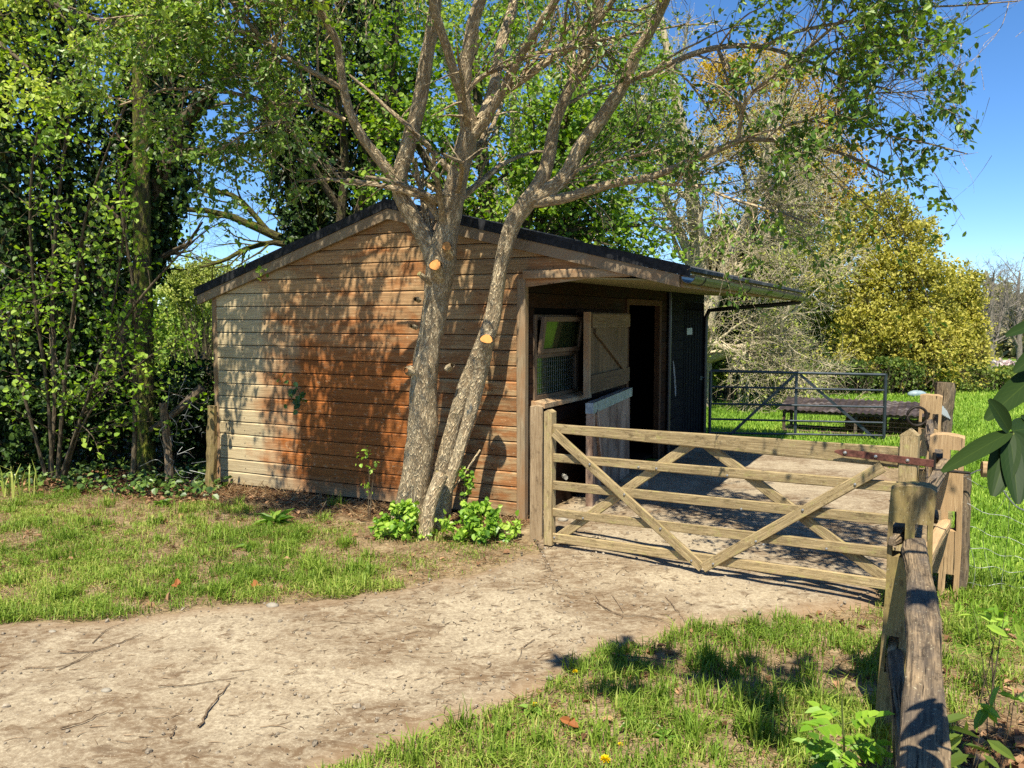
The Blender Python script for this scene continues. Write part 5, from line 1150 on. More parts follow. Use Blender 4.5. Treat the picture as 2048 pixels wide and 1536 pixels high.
# dark undergrowth (holly, ivy) between the trunks
def bushy(name, label, c_, rad, n_, leafm, seed, L=.06, asp=.7, tint=(.4, .22), stems=10, bark=None, cat_='bush', group=None, flat=1., gapp=.35):
    rg = np.random.default_rng(seed); c_ = A(c_, float); rad = A(rad, float); base = c_.copy(); base[2] = float(zg(c_[0], c_[1]))
    o = thing(name, label, cat_, base, group)
    # stems from the base to points in the crown
    u_ = nrm(rg.normal(0, 1, (stems, 3))); tip = c_ + u_ * rad * rg.uniform(.5, 1.0, (stems, 1)); b0 = base + rg.normal(0, .12, (stems, 3)) * rad * A([1, 1, 0])
    t_ = np.linspace(0, 1, 8)[None, :, None]; Pn = b0[:, None] * (1 - t_) + tip[:, None] * t_ + A([0, 0, 1.]) * (np.sin(PI * t_) * .15 * rad[2]) + rg.normal(0, .03, (stems, 8, 3)) * rad.mean()
    R = np.linspace(1, .25, 8)[None] * min(.022, .0025 + .02 * rad.mean()) * rg.uniform(.6, 1.2, (stems, 1))
    tm_ = MB(); tubes(tm_, Pn, R, 5); s_, r_ = spawn(rg, Pn, R, 7, .55 * rad.mean(), .3, 1, rr=.5, wig=.18); tubes(tm_, s_, r_, 3)
    tm_.build('stems', bark or M_hazbark, o, smooth=True)
    # leaf clumps through the volume, denser towards the skin
    nc_ = max(28, n_ // 110); cc = nrm(rg.normal(0, 1, (nc_, 3))) * rg.uniform(.35, 1.0, (nc_, 1)) ** .5; cc = c_ + cc * rad
    cs = rg.uniform(.12, .30, nc_) * rad.mean(); q = rg.integers(0, nc_, n_); ct = rg.normal(0, .16, nc_)
    p = cc[q] + rg.normal(0, .5, (n_, 3)) * cs[q][:, None] * A([1, 1, flat]); k_ = p[:, 2] > base[2] + .02; p = p[k_]; q = q[k_]; n_ = len(p)
    l = L * rg.uniform(.55, 1.25, n_); lm = MB()
    leaves(lm, p, nrm(rg.normal(0, .8, (n_, 3)) + A([0, 0, -.25])), nrm(rg.normal(0, .6, (n_, 3)) + A([0, -.4, .8])), l, l * asp, np.clip(rg.normal(tint[0], tint[1], n_) + ct[q], 0, 1), .3, .15)
    lm.build('foliage', leafm, o); return o
def at(px, py, d, zc=None):
    q = P(px, py, d); return q
bushy('holly_bush', 'dark holly-like bush between the pole trunk and the stable wall', at(390, 815, 11.2), (.75, .7, .68), 6500, L_ivy, 301, .06, .6)
bushy('holly_bush', 'dark undergrowth bush behind the leaning stake', at(345, 835, 10.4), (.5, .45, .45), 4000, L_ivy, 302, .06, .7, group=None)
bushy('ivy_bush', 'dark ivy mound under the leaning ivy-clad tree', at(190, 800, 10.6), (.8, .6, .75), 7000, L_ivy, 303, .065, .8)
bushy('ivy_bush', 'ivy mound at the left edge under the hazel', at(20, 850, 9.9), (.75, .5, .5), 5000, L_ivy, 304, .065, .8, (.5, .22))
bushy('bramble_thicket', 'tangled green thicket filling the shade between the trunks', at(90, 620, 11.8), (1.3, .7, 1.5), 14000, L_ivy, 305, .07, .8, (.35, .22))
# ivy ground cover
rng = np.random.default_rng(310); m = MB()
x, y = scatter(rng, (-9, 8.5), (-2.8, 13), 9000, lambda x, y, r: inpoly(x, y + .2 * fbm(x * 3, y * 3), thick) & (r < np.clip((fbm(x * 1.6 + 8, y * 1.6) - .38) * 4, 0, 1)))
n_ = len(x); p = pts3(x, y) + np.c_[np.zeros((n_, 2)), rng.uniform(.02, .16, n_)]; l = .065 * rng.uniform(.6, 1.3, n_)
leaves(m, p, np.c_[rng.normal(0, 1, (n_, 2)), rng.normal(-.2, .3, n_)], np.c_[rng.normal(0, .4, (n_, 2)) + A([0, -.3]), np.ones(n_)], l, l * .9, np.clip(rng.normal(.6, .25, n_), 0, 1), .2, .25)
tag(m.build('ivy_ground_cover', leafmat('ground_ivy', (.015, .04, .008), (.05, .10, .018), (.16, .24, .05), .2, .4, .45)), kind='stuff')
# fallen grey twigs in the thicket and old stakes
def stake(px0, py0, px1, py1, d, r, label, mat_, name='fence_stake', cap=True, grp=None):
    a = P(px0, py0, d); b = P(px1, py1, d); a[2] = max(a[2], float(zg(a[0], a[1])) - .05); o = thing(name, label, 'stake', a, grp)
    m_ = MB(); tubes(m_, [catmull([a, (a + b) / 2 + A([.01, 0, 0]), b], 12)], [np.full(12, r) * np.linspace(1.05, .95, 12)], 9, rough=.06, cap=True); m_.build('shaft', mat_, o); return o
stake(421, 992, 424, 812, 9.0, .055, 'brown fence stake standing hard against the left corner of the stable', M_oakmoss)
stake(340, 962, 325, 806, 9.2, .045, 'leaning split grey stake in the thicket left of the stable', M_oakgrey)
lg = thing('fallen_log', 'weathered broken log slanting through the thicket beside the stable', 'log', P(340, 840, 9.6)); m = MB()
tubes(m, [catmull([P(300, 860, 9.5), P(350, 825, 9.55), P(405, 775, 9.6)], 14)], [np.linspace(.03, .055, 14)], 9, rough=.08, cap=True); m.build('wood', M_oakgrey, lg)
wr = thing('old_wire', 'tangled rusty chain-link wire between the leaning stake and the brown stake', 'wire', P(330, 840, 9.1)); m = MB(); rg = np.random.default_rng(33)
for k in range(26):
    a = A([rg.uniform(325, 415), rg.uniform(800, 965)]); b = a + rg.normal(0, 1, 2) * A([40, 30]); c_ = (a + b) / 2 + rg.normal(0, 14, 2)
    tubes(m, [catmull([P(*a, 9.05 + rg.normal(0, .05)), P(*c_, 9.0), P(*b, 9.05)], 10)], [np.full(10, .0028)], 4)
m.build('strands', M_galvw, wr)
stp = thing('strap_leaved_plant', 'clump of strap-like yellow-green leaves at the left edge of the lawn', 'plant', G(25, 985)); m = MB(); n_ = 26; c_ = G(20, 990)
blades(m, c_ + np.c_[rg.normal(0, .12, (n_, 2)), np.zeros(n_)], rg.uniform(.25, .5, n_), rg.uniform(.008, .013, n_), rg.uniform(.4, 1, n_), rg, .5); m.build('leaves', M_grass, stp)

# ------------------------------------------------------------------ trees behind the stable
ivyclad('ivy_clad_tree', 'dark ivy-smothered tree rising behind the left half of the stable roof', [pl((650, 900, 14, 26), (645, 500, 14, 24), (640, 330, 14, 22), (650, 160, 14, 18), (640, 0, 14, 14), (650, -140, 14, 10)), pl((700, 900, 14.4, 16), (725, 400, 14.4, 16), (745, 200, 14.4, 14), (735, 20, 14.4, 12), (740, -120, 14.4, 8)), pl((640, 700, 13.8, 14), (600, 420, 13.7, 12), (570, 300, 13.6, 10), (560, 200, 13.5, 8), (540, 120, 13.4, 5))],
         [[.6, .62, .62, .58, .5, .4], [.5, .62, .66, .6, .5], [.4, .42, .45, .35, .25]], [14000, 13000, 5500], 401, leafL=.085, twigs=[dict(m=14, ln=1.3, rr=.35, wig=.2), dict(m=5, ln=.6, rr=.5, wig=.2)])
bushes_ = leaf_spread; leaf_spread['sycamore_tree'] = .10
woody('sycamore_tree', 'fresh green leafy tree directly behind the stable ridge and pale trunks', 'tree', None, [pl((980, 900, 13, 16), (975, 500, 13, 14), (965, 300, 13, 11), (950, 100, 13, 8), (960, -80, 13, 5)), pl((985, 700, 13, 12), (1060, 420, 12.8, 10), (1130, 250, 12.6, 8), (1180, 120, 12.4, 5)), pl((978, 700, 13, 12), (900, 420, 12.8, 9), (820, 260, 12.6, 7), (770, 130, 12.4, 5)), pl((985, 640, 13.2, 10), (1130, 440, 13.2, 8), (1240, 330, 13.2, 6), (1300, 230, 13.2, 4)), pl((985, 640, 13.2, 10), (1090, 480, 13, 8), (1200, 460, 13, 6), (1280, 450, 13, 3))],
      [dict(m=17, ln=1.5, t0=.25, rr=.4, wig=.15), dict(m=6, ln=.7, rr=.45, wig=.18), dict(m=4, ln=.3, rr=.5)], M_barkd, L_maple, 402, [(2, 7, .085, .9, (.45, .24)), (3, 5, .078, .9, (.5, .24))])
leaf_spread['sycamore_tree'] = .09
woody('maple_tree', 'leafy tree with small bright leaves above the left half of the stable roof', 'tree', None, [pl((690, 900, 13, 12), (680, 500, 13, 10), (690, 300, 12.8, 8), (660, 120, 12.6, 6), (640, -60, 12.4, 4)), pl((690, 500, 13, 8), (760, 280, 12.7, 7), (790, 100, 12.5, 5), (800, -60, 12.4, 3)), pl((685, 430, 13, 7), (580, 260, 12.4, 6), (500, 150, 12, 4), (450, 60, 11.8, 2))],
      [dict(m=15, ln=1.3, t0=.25, rr=.4, wig=.15), dict(m=6, ln=.6, rr=.45, wig=.18)], M_barkd, L_maple, 403, [(1, 7, .068, .9, (.52, .24)), (2, 7, .065, .9, (.52, .24))])
woody('bare_oak', 'mossy-limbed bare oak reaching into the sky gap above the stable eave', 'tree', None, [pl((660, 900, 16.5, 20), (655, 560, 16.5, 18), (600, 490, 16.3, 12), (545, 470, 16.2, 9), (480, 440, 16.0, 7), (420, 422, 15.8, 6), (360, 418, 15.6, 5), (305, 412, 15.4, 2.5)), pl((545, 472, 16.2, 6), (480, 400, 16, 5), (440, 385, 15.9, 4.5), (400, 378, 15.8, 4), (350, 345, 15.7, 2)), pl((650, 560, 16.5, 9), (570, 490, 16, 6), (500, 495, 15.7, 5), (450, 520, 15.5, 4), (400, 535, 15.3, 2))],
      [dict(m=12, ln=1.5, t0=.3, rr=.42, wig=.22), dict(m=7, ln=.8, rr=.45, wig=.25), dict(m=5, ln=.4, rr=.5, wig=.25)], M_barkm, None, 404)

# ------------------------------------------------------------------ across the paddock
leaf_spread['bare_ash'] = .06
woody('pale_bare_tree', 'big pale leafless tree with drooping tan twigs beyond the roof end', 'tree', None, [pl((1400, 830, 20.5, 24), (1405, 640, 20.5, 20), (1395, 480, 20.3, 16), (1370, 300, 20.2, 12), (1340, 130, 20, 8), (1310, -20, 20, 5)), pl((1402, 700, 20.5, 14), (1440, 560, 20.2, 12), (1500, 420, 20, 9), (1540, 300, 19.8, 7), (1560, 190, 19.6, 4)), pl((1402, 720, 20.5, 13), (1470, 700, 19.8, 10), (1540, 680, 19.3, 8), (1570, 630, 19, 5), (1605, 550, 18.8, 3)), pl((1400, 560, 20.4, 11), (1340, 420, 20.4, 9), (1280, 300, 20.4, 7), (1240, 180, 20.4, 4)), pl((1402, 600, 20.4, 11), (1500, 520, 19.9, 9), (1560, 430, 19.5, 6), (1600, 370, 19.2, 3)), pl((1402, 740, 20.5, 9), (1420, 690, 20, 8), (1460, 700, 19.6, 6), (1530, 720, 19.3, 4), (1600, 740, 19.1, 2))],
      [dict(m=22, ln=1.75, t0=.2, rr=.42, wig=.17, up=.02, fall=.35, rmin=.012), dict(m=9, ln=1.0, rr=.45, wig=.2, up=.02, rmin=.008), dict(m=7, ln=.7, rr=.6, wig=.22, up=.0, n=5, rmin=.0055)], M_barkp, leafmat('ash_buds', (.11, .15, .02), (.22, .27, .04), (.36, .38, .08), .2), 501, [(2, 2, .08, .6, (.6, .25)), (3, 1, .07, .55, (.6, .25))])
bushy('ivy_tree', 'dark green ivy-covered tree just beyond the gutter end', at(1475, 545, 21.5), (1.0, .9, 1.3), 9000, L_hedge, 502, .11, .8, (.3, .2), cat_='tree')
bushy('hawthorn', 'sunlit green bush low behind the metal gate, right of the dark door', at(1440, 690, 22), (1.2, .7, 1.1), 9000, leafmat('hawthorn_leaves', (.08, .12, .015), (.18, .23, .03), (.32, .36, .06), .3), 503, .10, .7, (.5, .25))
def crowned(name, label, base, blobs, n_, leafm, seed, L, bark=None, grp=None, trunk_r=.2, tint=(.5, .25), gap=.40):
    """tree whose crown is built of leaf sprays gathered in uneven lobes; blobs = (px, py, depth, radius px)"""
    rg = np.random.default_rng(seed); base = A(base, float); C_ = A([P(a, b, d) for a, b, d, r in blobs]); R_ = A([r * d / FPX for a, b, d, r in blobs])
    o = thing(name, label, 'tree', base, grp); t_ = np.linspace(0, 1, 12)[None, :, None]; mid = base + (C_.mean(0) - base) * .45
    B = len(C_); Pn = base * (1 - t_) ** 2 + 2 * mid * t_ * (1 - t_) + C_[:, None] * t_ ** 2 + rg.normal(0, .06, (B, 12, 3)) * t_
    R = (np.linspace(1, .2, 12) ** 1.2)[None] * trunk_r * rg.uniform(.6, 1., (B, 1)); tm_ = MB(); tubes(tm_, Pn, R, 7)
    c1, q1 = spawn(rg, Pn, R, 12, float(R_.mean()) * 1.7, .45, 1, (.9, .3), .4, 6, .16, .03, .2, .012)
    c2, q2 = spawn(rg, c1, q1, 6, float(R_.mean()) * .75, .2, 1, (.8, .3), .5, 5, .2, .03, .3, .007); tubes(tm_, c1, q1, 4); tubes(tm_, c2, q2, 3); tm_.build('trunk', bark or M_barkd, o, smooth=True)
    lm = MB(); ns_ = n_ // 9; k = rg.choice(B, ns_, p=R_ ** 2 / (R_ ** 2).sum()); u_ = nrm(rg.normal(0, 1, (ns_, 3))) * rg.uniform(.25, 1.08, (ns_, 1)) ** .6
    p = C_[k] + u_ * R_[k][:, None]; keep = (vnoise(p[:, 0] * 1.5 + p[:, 1] * .7 + seed, p[:, 2] * 1.7) + .45 * vnoise(p[:, 0] * 4.1, p[:, 2] * 4.1 + p[:, 1])) > gap; keep |= rg.random(ns_) < .25; p = p[keep]
    e2 = c2[:, -1]; p = np.concatenate([p, e2[rg.random(len(e2)) < .8]]); sd_ = nrm(rg.normal(0, 1, (len(p), 3)) + A([0, 0, .3]))
    q = np.repeat(np.arange(len(p)), 9); m2 = len(q); s_ = rg.uniform(-.5, .5, m2)[:, None]
    pos = p[q] + sd_[q] * s_ * .34 + rg.normal(0, .05, (m2, 3)); l = L * rg.uniform(.5, 1.3, m2); ct = rg.normal(0, .13, len(p)) + (vnoise(p[:, 0] * .9 + 3, p[:, 2] * .9) - .5) * .5
    leaves(lm, pos, nrm(sd_[q] * .5 + rg.normal(0, .7, (m2, 3))), nrm(rg.normal(0, .6, (m2, 3)) + A([0, -.35, .8])), l, l * .66, np.clip(rg.normal(tint[0], tint[1], m2) + ct[q], 0, 1), .3, .15); lm.build('crown', leafm, o); return o
def gat(px, d):
    q = P(px, 780, d); q[2] = float(gz(q[0], d)); return q
L_greengold = leafmat('green_gold_leaves', (.10, .14, .015), (.22, .26, .03), (.36, .38, .07), .3)
crowned('golden_oak', 'broad golden-yellow oak sloping down to the right beyond the paddock hedge', gat(1790, 27.5), [(1720, 445, 28, 58), (1775, 425, 28, 50), (1825, 480, 28, 55), (1700, 540, 27.6, 75), (1790, 560, 27.3, 80), (1865, 575, 27.3, 62), (1745, 660, 26.8, 78), (1835, 680, 26.6, 76), (1890, 665, 27, 52), (1720, 735, 26.4, 52), (1800, 750, 26.2, 50), (1875, 745, 26.4, 42)], 46000, L_gold, 504, .105, gap=.50)
crowned('golden_oak', 'smaller golden oak at the low right end of the tree bank, against the grey woods', gat(1925, 30), [(1915, 570, 30, 34), (1940, 600, 30, 30), (1925, 650, 29.8, 44), (1945, 700, 29.8, 34), (1915, 730, 29.6, 36), (1950, 555, 30, 14)], 9000, L_gold, 506, .105, trunk_r=.12)
crowned('amber_topped_tree', 'tall tree with an amber-tinted top rising behind the pale bare tree', gat(1530, 34), [(1440, 160, 34, 52), (1515, 135, 34, 58), (1585, 175, 34, 52), (1630, 245, 34, 60), (1665, 330, 34, 62), (1560, 265, 34, 80), (1465, 260, 34, 70), (1690, 400, 34, 50), (1610, 400, 34, 80)], 30000, L_amber, 505, .115, gap=.52, trunk_r=.26)
crowned('green_oak', 'green-gold leafing tree between the pale bare tree and the golden oak', gat(1620, 30), [(1560, 560, 30, 66), (1625, 500, 30, 60), (1640, 600, 29.6, 76), (1575, 670, 29.4, 60), (1650, 715, 29, 55), (1510, 640, 29.6, 52)], 22000, L_greengold, 507, .105, gap=.46)
crowned('green_oak', 'yellow-green leafing tree low behind the gutter end and pale bare tree', gat(1430, 24), [(1430, 620, 24, 55), (1500, 700, 24, 60), (1440, 720, 23.6, 50), (1560, 740, 23.8, 45)], 14000, L_greengold, 508, .09, gap=.46, trunk_r=.12)
crowned('lime_tree', 'pale green spring-leafed tree filling the sky behind the forked limbs', gat(1050, 18.5), [(760, 60, 18.5, 70), (850, 0, 18.5, 80), (960, 60, 18.3, 80), (1060, 40, 18.5, 70), (1150, 130, 18.3, 80), (1250, 60, 18.5, 70), (1280, 200, 18.2, 80), (900, 180, 18.4, 80), (1030, 200, 18.4, 80), (1200, 290, 18.2, 80), (800, 260, 18.2, 60), (1080, 330, 18.2, 70), (1320, 330, 18.2, 60), (1000, -100, 18.5, 90), (1180, -80, 18.5, 80)], 26000, leafmat('lime_leaves', (.10, .16, .02), (.20, .29, .035), (.34, .43, .08), .4), 407, .085, M_barkp, gap=.56, trunk_r=.24)
# hedge along the far side of the paddock: twiggy, one plant run per side
def hedge(name, label, px0, px1, d0, d1, h, dep, n_, leafm, seed, L=.10, tint=(.4, .25), stems=300):
    rg = np.random.default_rng(seed); a = P(px0, 780, d0); b = P(px1, 780, d1); ab = b - a; o = thing(name, label, 'hedge', A([(a[0] + b[0]) / 2, (a[1] + b[1]) / 2, float(gz((a[0] + b[0]) / 2, (a[1] + b[1]) / 2))]))
    def pos(u_, v_, z_): 
        x_ = a[0] + ab[0] * u_; y_ = a[1] + ab[1] * u_ + v_; return np.stack([x_, y_, gz(x_, y_) + z_], 1)
    s_ = rg.random(stems); z0_ = pos(s_, rg.normal(0, dep * .4, stems), 0 * s_); hh = h * (.7 + .5 * fbm(s_ * 30, s_ * 0 + seed)) * rg.uniform(.6, 1.1, stems)
    tip = z0_ + np.c_[rg.normal(0, .25, (stems, 2)), hh]; t_ = np.linspace(0, 1, 6)[None, :, None]; Pn = z0_[:, None] * (1 - t_) + tip[:, None] * t_ + rg.normal(0, .04, (stems, 6, 3))
    R = np.linspace(.016, .005, 6)[None] * np.ones((stems, 1)); tm_ = MB(); tubes(tm_, Pn, R, 4); c, r = spawn(rg, Pn, R, 6, .5, .2, 1, rr=.5, wig=.2, rmin=.004); tubes(tm_, c, r, 3); tm_.build('stems', M_hazbark, o)
    u_ = rg.random(n_); hm = h * (.65 + .7 * fbm(u_ * 26 + 3, u_ * 0 + seed)); z_ = hm * (1 - rg.random(n_) ** 1.6 * .95); v_ = rg.normal(0, dep * .45, n_)
    p = pos(u_, v_, z_); l = L * rg.uniform(.6, 1.25, n_); lm = MB()
    keep = vnoise(p[:, 0] * 2.2, p[:, 2] * 3 + seed) > .30 - .0 * z_; p = p[keep]; l = l[keep]; n2 = len(p)
    leaves(lm, p, nrm(rg.normal(0, .8, (n2, 3))), nrm(rg.normal(0, .6, (n2, 3)) + A([0, -.5, .7])), l, l * .75, np.clip(rg.normal(tint[0], tint[1], n2) + (fbm(p[:, 0] * .8, p[:, 2] * .8) - .5) * .7, 0, 1), .3, .15); lm.build('foliage', leafm, o)
hedge('field_hedge', 'dark twiggy hedge along the far side of the paddock behind the metal gate', 1380, 1840, 25, 26, 1.0, .9, 20000, L_hedge, 601, .09, (.38, .26), 520)
hedge('field_hedge', 'clipped green hedge at the right end of the paddock beyond the split grey post', 1840, 2200, 26.5, 29, .75, .9, 12000, L_hedge, 602, .10, (.62, .22), 150)
hedge('field_hedge', 'light green hedgerow glimpsed through the gap left of the stable', -200, 640, 27, 27, 3.7, 1.4, 24000, leafmat('spring_hedge', (.11, .17, .02), (.23, .32, .045), (.40, .48, .09), .3), 603, .14, (.5, .25), 260)
for k, (px, py, d, r, lb) in enumerate(((410, 520, 24, (1.2, .8, .8), 'willow-green shrub top against the sky by the left eave of the stable'), (520, 545, 26, (1.5, .9, .9), 'pale green shrub just behind the left eave of the stable'))):
    bushy('hedgerow_shrub', lb, at(px, py + 60, d), r, 5000, leafmat('willow%d' % k, (.14, .18, .03), (.28, .33, .06), (.44, .47, .12), .3), 610 + k, .11, .5, (.5, .25), 40)
# pale trunks and wall beyond the hedge
for k, (px, lb) in enumerate(((1488, 'pale birch trunk behind the hedge, left of its pair'), (1514, 'whiter birch trunk behind the hedge, right of its pair'))):
    q = pl((px, 800, 26.5, 7.5), (px + 1, 730, 26.5, 7), (px - 2, 640, 26.5, 6), (px + 4, 560, 26.5, 4)); o = thing('birch_tree', lb, 'tree', q[0, :3], 'birch trunks behind the hedge'); c = catmull(q, 12); m = MB(); tubes(m, [c[:, :3]], [c[:, 3]], 9, rough=.04)
    s_, r_ = spawn(np.random.default_rng(80 + k), c[None, :, :3], c[None, :, 3], 9, 1.0, .5, 1); tubes(m, s_, r_, 4); m.build('trunk', barkmat('birch_bark%d' % k, (.16, .12, .08), (.62, .56, .45), bump=.3), o, smooth=True)
q0 = P(1735, 765, 31); q1 = P(1835, 765, 31); z_ = float(gz(q0[0], 31)); wl = thing('garden_wall', 'low pale stone garden wall glimpsed beyond the hedge under the golden oak', 'wall', A([q0[0], 31, z_]))
m = MB(); bar(m, A([q0[0], 31, z_ + .55]), A([q1[0], 31, z_ + .55]), .3, 1.1, (0, 0, 1), .02, 10, .015); m.build('stonework', M_stone, wl)
m = MB(); bar(m, A([q0[0] - .05, 31, z_ + 1.14]), A([q1[0] + .05, 31, z_ + 1.14]), .38, .07, (0, 0, 1), .02, 10, .01); m.build('coping', M_stone, wl)
q0 = P(1605, 752, 34); z_ = float(gz(q0[0], 34)); sh = thing('white_shed', 'small white-walled shed glimpsed through the twigs above the metal gate', 'shed', A([q0[0], 34, z_]))
m = MB(); boxm(m, lambda a, b, c_: A([q0[0] + a, 34 + b, z_ + c_]), (-.55, 0, 0), (.55, 1.6, 1.75), along=0); m.build('wall', M_white, sh)
m = MB(); V = [(-.65, -.1, 1.72), (.65, -.1, 1.72), (0, -.1, 2.2), (-.65, 1.7, 1.72), (.65, 1.7, 1.72), (0, 1.7, 2.2)]; V = [A([q0[0] + a, 34 + b, z_ + c_]) for a, b, c_ in V]
m.add(V, [[0, 2, 5, 3], [2, 1, 4, 5], [0, 1, 2, 2]]); m.build('roof', M_felt, sh)
cq = P(1834, 792, 24.2); cz = float(gz(cq[0], 24.2))
pb = pebble('cover', 'pale blue cover lying at the foot of the far hedge left of the oak post', 'cover', A([cq[0], 24.2, cz + .12]), .22, plain('pale_blue', (.22, .29, .32), .5), 77, (1.2, .6, .55))
# far right: bare grey woods
woody('grey_bare_tree', 'slender grey bare tree standing clear at the right edge of the far woods', 'tree', 'bare trees of the far woods', [pl((1985, 770, 50, 5.5), (1984, 700, 50, 5), (1982, 640, 50, 4), (1985, 580, 50, 3), (1988, 545, 50, 1.5)), pl((1984, 720, 50, 3), (2000, 650, 50, 2.4), (2012, 600, 50, 1.5)), pl((1984, 700, 50, 3), (1965, 640, 50, 2), (1955, 600, 50, 1.4))], [dict(m=14, ln=2.6, rr=.5, wig=.15, up=.04), dict(m=8, ln=1.2, rr=.5, wig=.2, rmin=.010), dict(m=4, ln=.6, rr=.5, wig=.2, n=4, rmin=.008)], M_barkg, None, 701)
woody('grey_bare_tree', 'taller bare tree at the extreme right of the far woods', 'tree', 'bare trees of the far woods', [pl((2040, 770, 54, 6), (2038, 660, 54, 5), (2036, 590, 54, 3.5), (2040, 545, 54, 1.5)), pl((2038, 680, 54, 3), (2020, 620, 54, 2.2), (2012, 570, 54, 1.2))], [dict(m=14, ln=2.8, rr=.5, wig=.15, up=.04), dict(m=8, ln=1.3, rr=.5, wig=.2, rmin=.010), dict(m=4, ln=.6, rr=.5, wig=.2, n=4, rmin=.008)], M_barkg, None, 702)
def wood_mass(name, pxs, d, seed, leafm, n_, L, topf):
    rg = np.random.default_rng(seed); m_ = MB(); x_ = rg.uniform(*pxs, n_); top = topf(x_); 
    yb = 800.; py = top + (yb - top) * rg.random(n_) ** .9; dd = d + rg.uniform(-4, 4, n_)
    p = A([P(a, b, c) for a, b, c in zip(x_, py, dd)]); k_ = vnoise(p[:, 0] * .35 + seed, p[:, 2] * .45) + .3 * vnoise(p[:, 0] * 1.3, p[:, 2] * 1.3) > .42; p = p[k_]; n2 = len(p)
    leaves(m_, p, nrm(rg.normal(0, .8, (n2, 3)) + A([0, 0, .3])), nrm(rg.normal(0, .6, (n2, 3)) + A([0, -.5, .6])), L * rg.uniform(.5, 1.3, n2), L * .5, np.clip(rg.normal(.45, .25, n2) + (vnoise(p[:, 0] * .3, p[:, 2] * .3) - .5) * .6, 0, 1), .3, .2)
    st = 150; xs2 = rg.uniform(*pxs, st); tp = topf(xs2) - rg.uniform(-6, 14, st); Pn = A([[P(a, 800, c), P(a + rg.normal(0, 3), (800 + b) / 2, c), P(a + rg.normal(0, 6), b, c)] for a, b, c in zip(xs2, tp, d + rg.uniform(-4, 4, st))])
    R_ = np.tile(A([.16, .10, .03]), (st, 1)); tubes(m_, Pn, R_, 4, .9); c, r = spawn(rg, Pn, R_, 9, 2.4, .35, 1, rr=.4, n=4, rmin=.02); tubes(m_, c, r, 3, .85)
    return tag(m_.build(name, leafm), kind='stuff')
wood_mass('far_woods', (1880, 2420), 72, 703, leafmat('far_wood', (.10, .11, .04), (.20, .185, .085), (.32, .29, .17), .15, .8, .1), 9000, .8, lambda x: 572 + 16 * np.sin(x * .05) + 10 * np.sin(x * .13 + 1))
wood_mass('far_woods', (-900, 1900), 85, 704, leafmat('far_wood_green', (.06, .09, .02), (.13, .16, .04), (.24, .26, .08), .15, .8, .1), 16000, .9, lambda x: 560 + 20 * np.sin(x * .013) + 14 * np.sin(x * .037 + 1))
bushy('magnolia_bush', 'pink-white flowering bush low among the far woods at the right', at(2010, 745, 44), (.75, .7, .65), 1600, leafmat('blossom', (.45, .34, .33), (.62, .50, .48), (.75, .66, .63), .3), 705, .16, .7, (.5, .25))
bushy('russet_scrub', 'russet scrub in front of the far woods at the right edge', at(1985, 772, 40), (2.6, 1, .8), 4500, leafmat('russet', (.16, .11, .05), (.27, .20, .09), (.36, .30, .13), .2), 706, .16, .4, (.5, .25))

# ------------------------------------------------------------------ near plants
bushy('bramble', 'bright bramble clump at the foot of the thicker trunk', at(808, 1050, 7.05), (.22, .17, .20), 800, L_bram, 801, .055, .75, (.6, .25), 8)
bushy('bramble', 'wider bramble patch between the thinner trunk and the gatepost', at(962, 1058, 6.95), (.34, .19, .20), 1200, L_bram, 802, .055, .75, (.55, .25), 10)
bushy('bramble', 'small bramble spray beside the thinner trunk against the boards', at(930, 965, 7.25), (.07, .06, .16), 60, L_bram, 803, .045, .8, (.5, .25), 4)
bushy('bramble', 'sparse bramble shoot with yellowish leaves before the orange boards', at(733, 930, 7.7), (.10, .05, .26), 34, L_bram, 804, .045, .8, (.75, .2), 3)
iv = thing('ivy_sprig', 'single ivy sprig growing out through the gable boards', 'plant', P(600, 790, 8.2)); r2 = np.random.default_rng(66); m = MB()
sp = catmull([P(603, 800, 8.38), P(596, 780, 8.25), P(585, 765, 8.2), P(572, 748, 8.2)], 10); tubes(m, [sp], [np.linspace(.005, .002, 10)], 5); m.build('stem', M_hazbark, iv)
m = MB(); pp_ = A([P(559, 757, 8.2), P(571, 747, 8.18), P(575, 767, 8.2), P(588, 764, 8.18), P(579, 784, 8.2)] + [P(594 + r2.normal(0, 9), 793 + r2.normal(0, 11), 8.2 + r2.normal(0, .03)) for _ in range(22)]); n_ = len(pp_)
leaves(m, pp_, nrm(r2.normal(0, .5, (n_, 3)) + A([0, -.2, -.7])), nrm(r2.normal(0, .35, (n_, 3)) + A([0, -.8, .5])), .06, .05, np.r_[np.full(5, 1.), np.clip(r2.normal(.45, .2, n_ - 5), 0, 1)], .2, .2); m.build('leaves', leafmat('sprig', (.015, .04, .01), (.05, .11, .02), (.17, .29, .07), .2, .4, .4), iv)
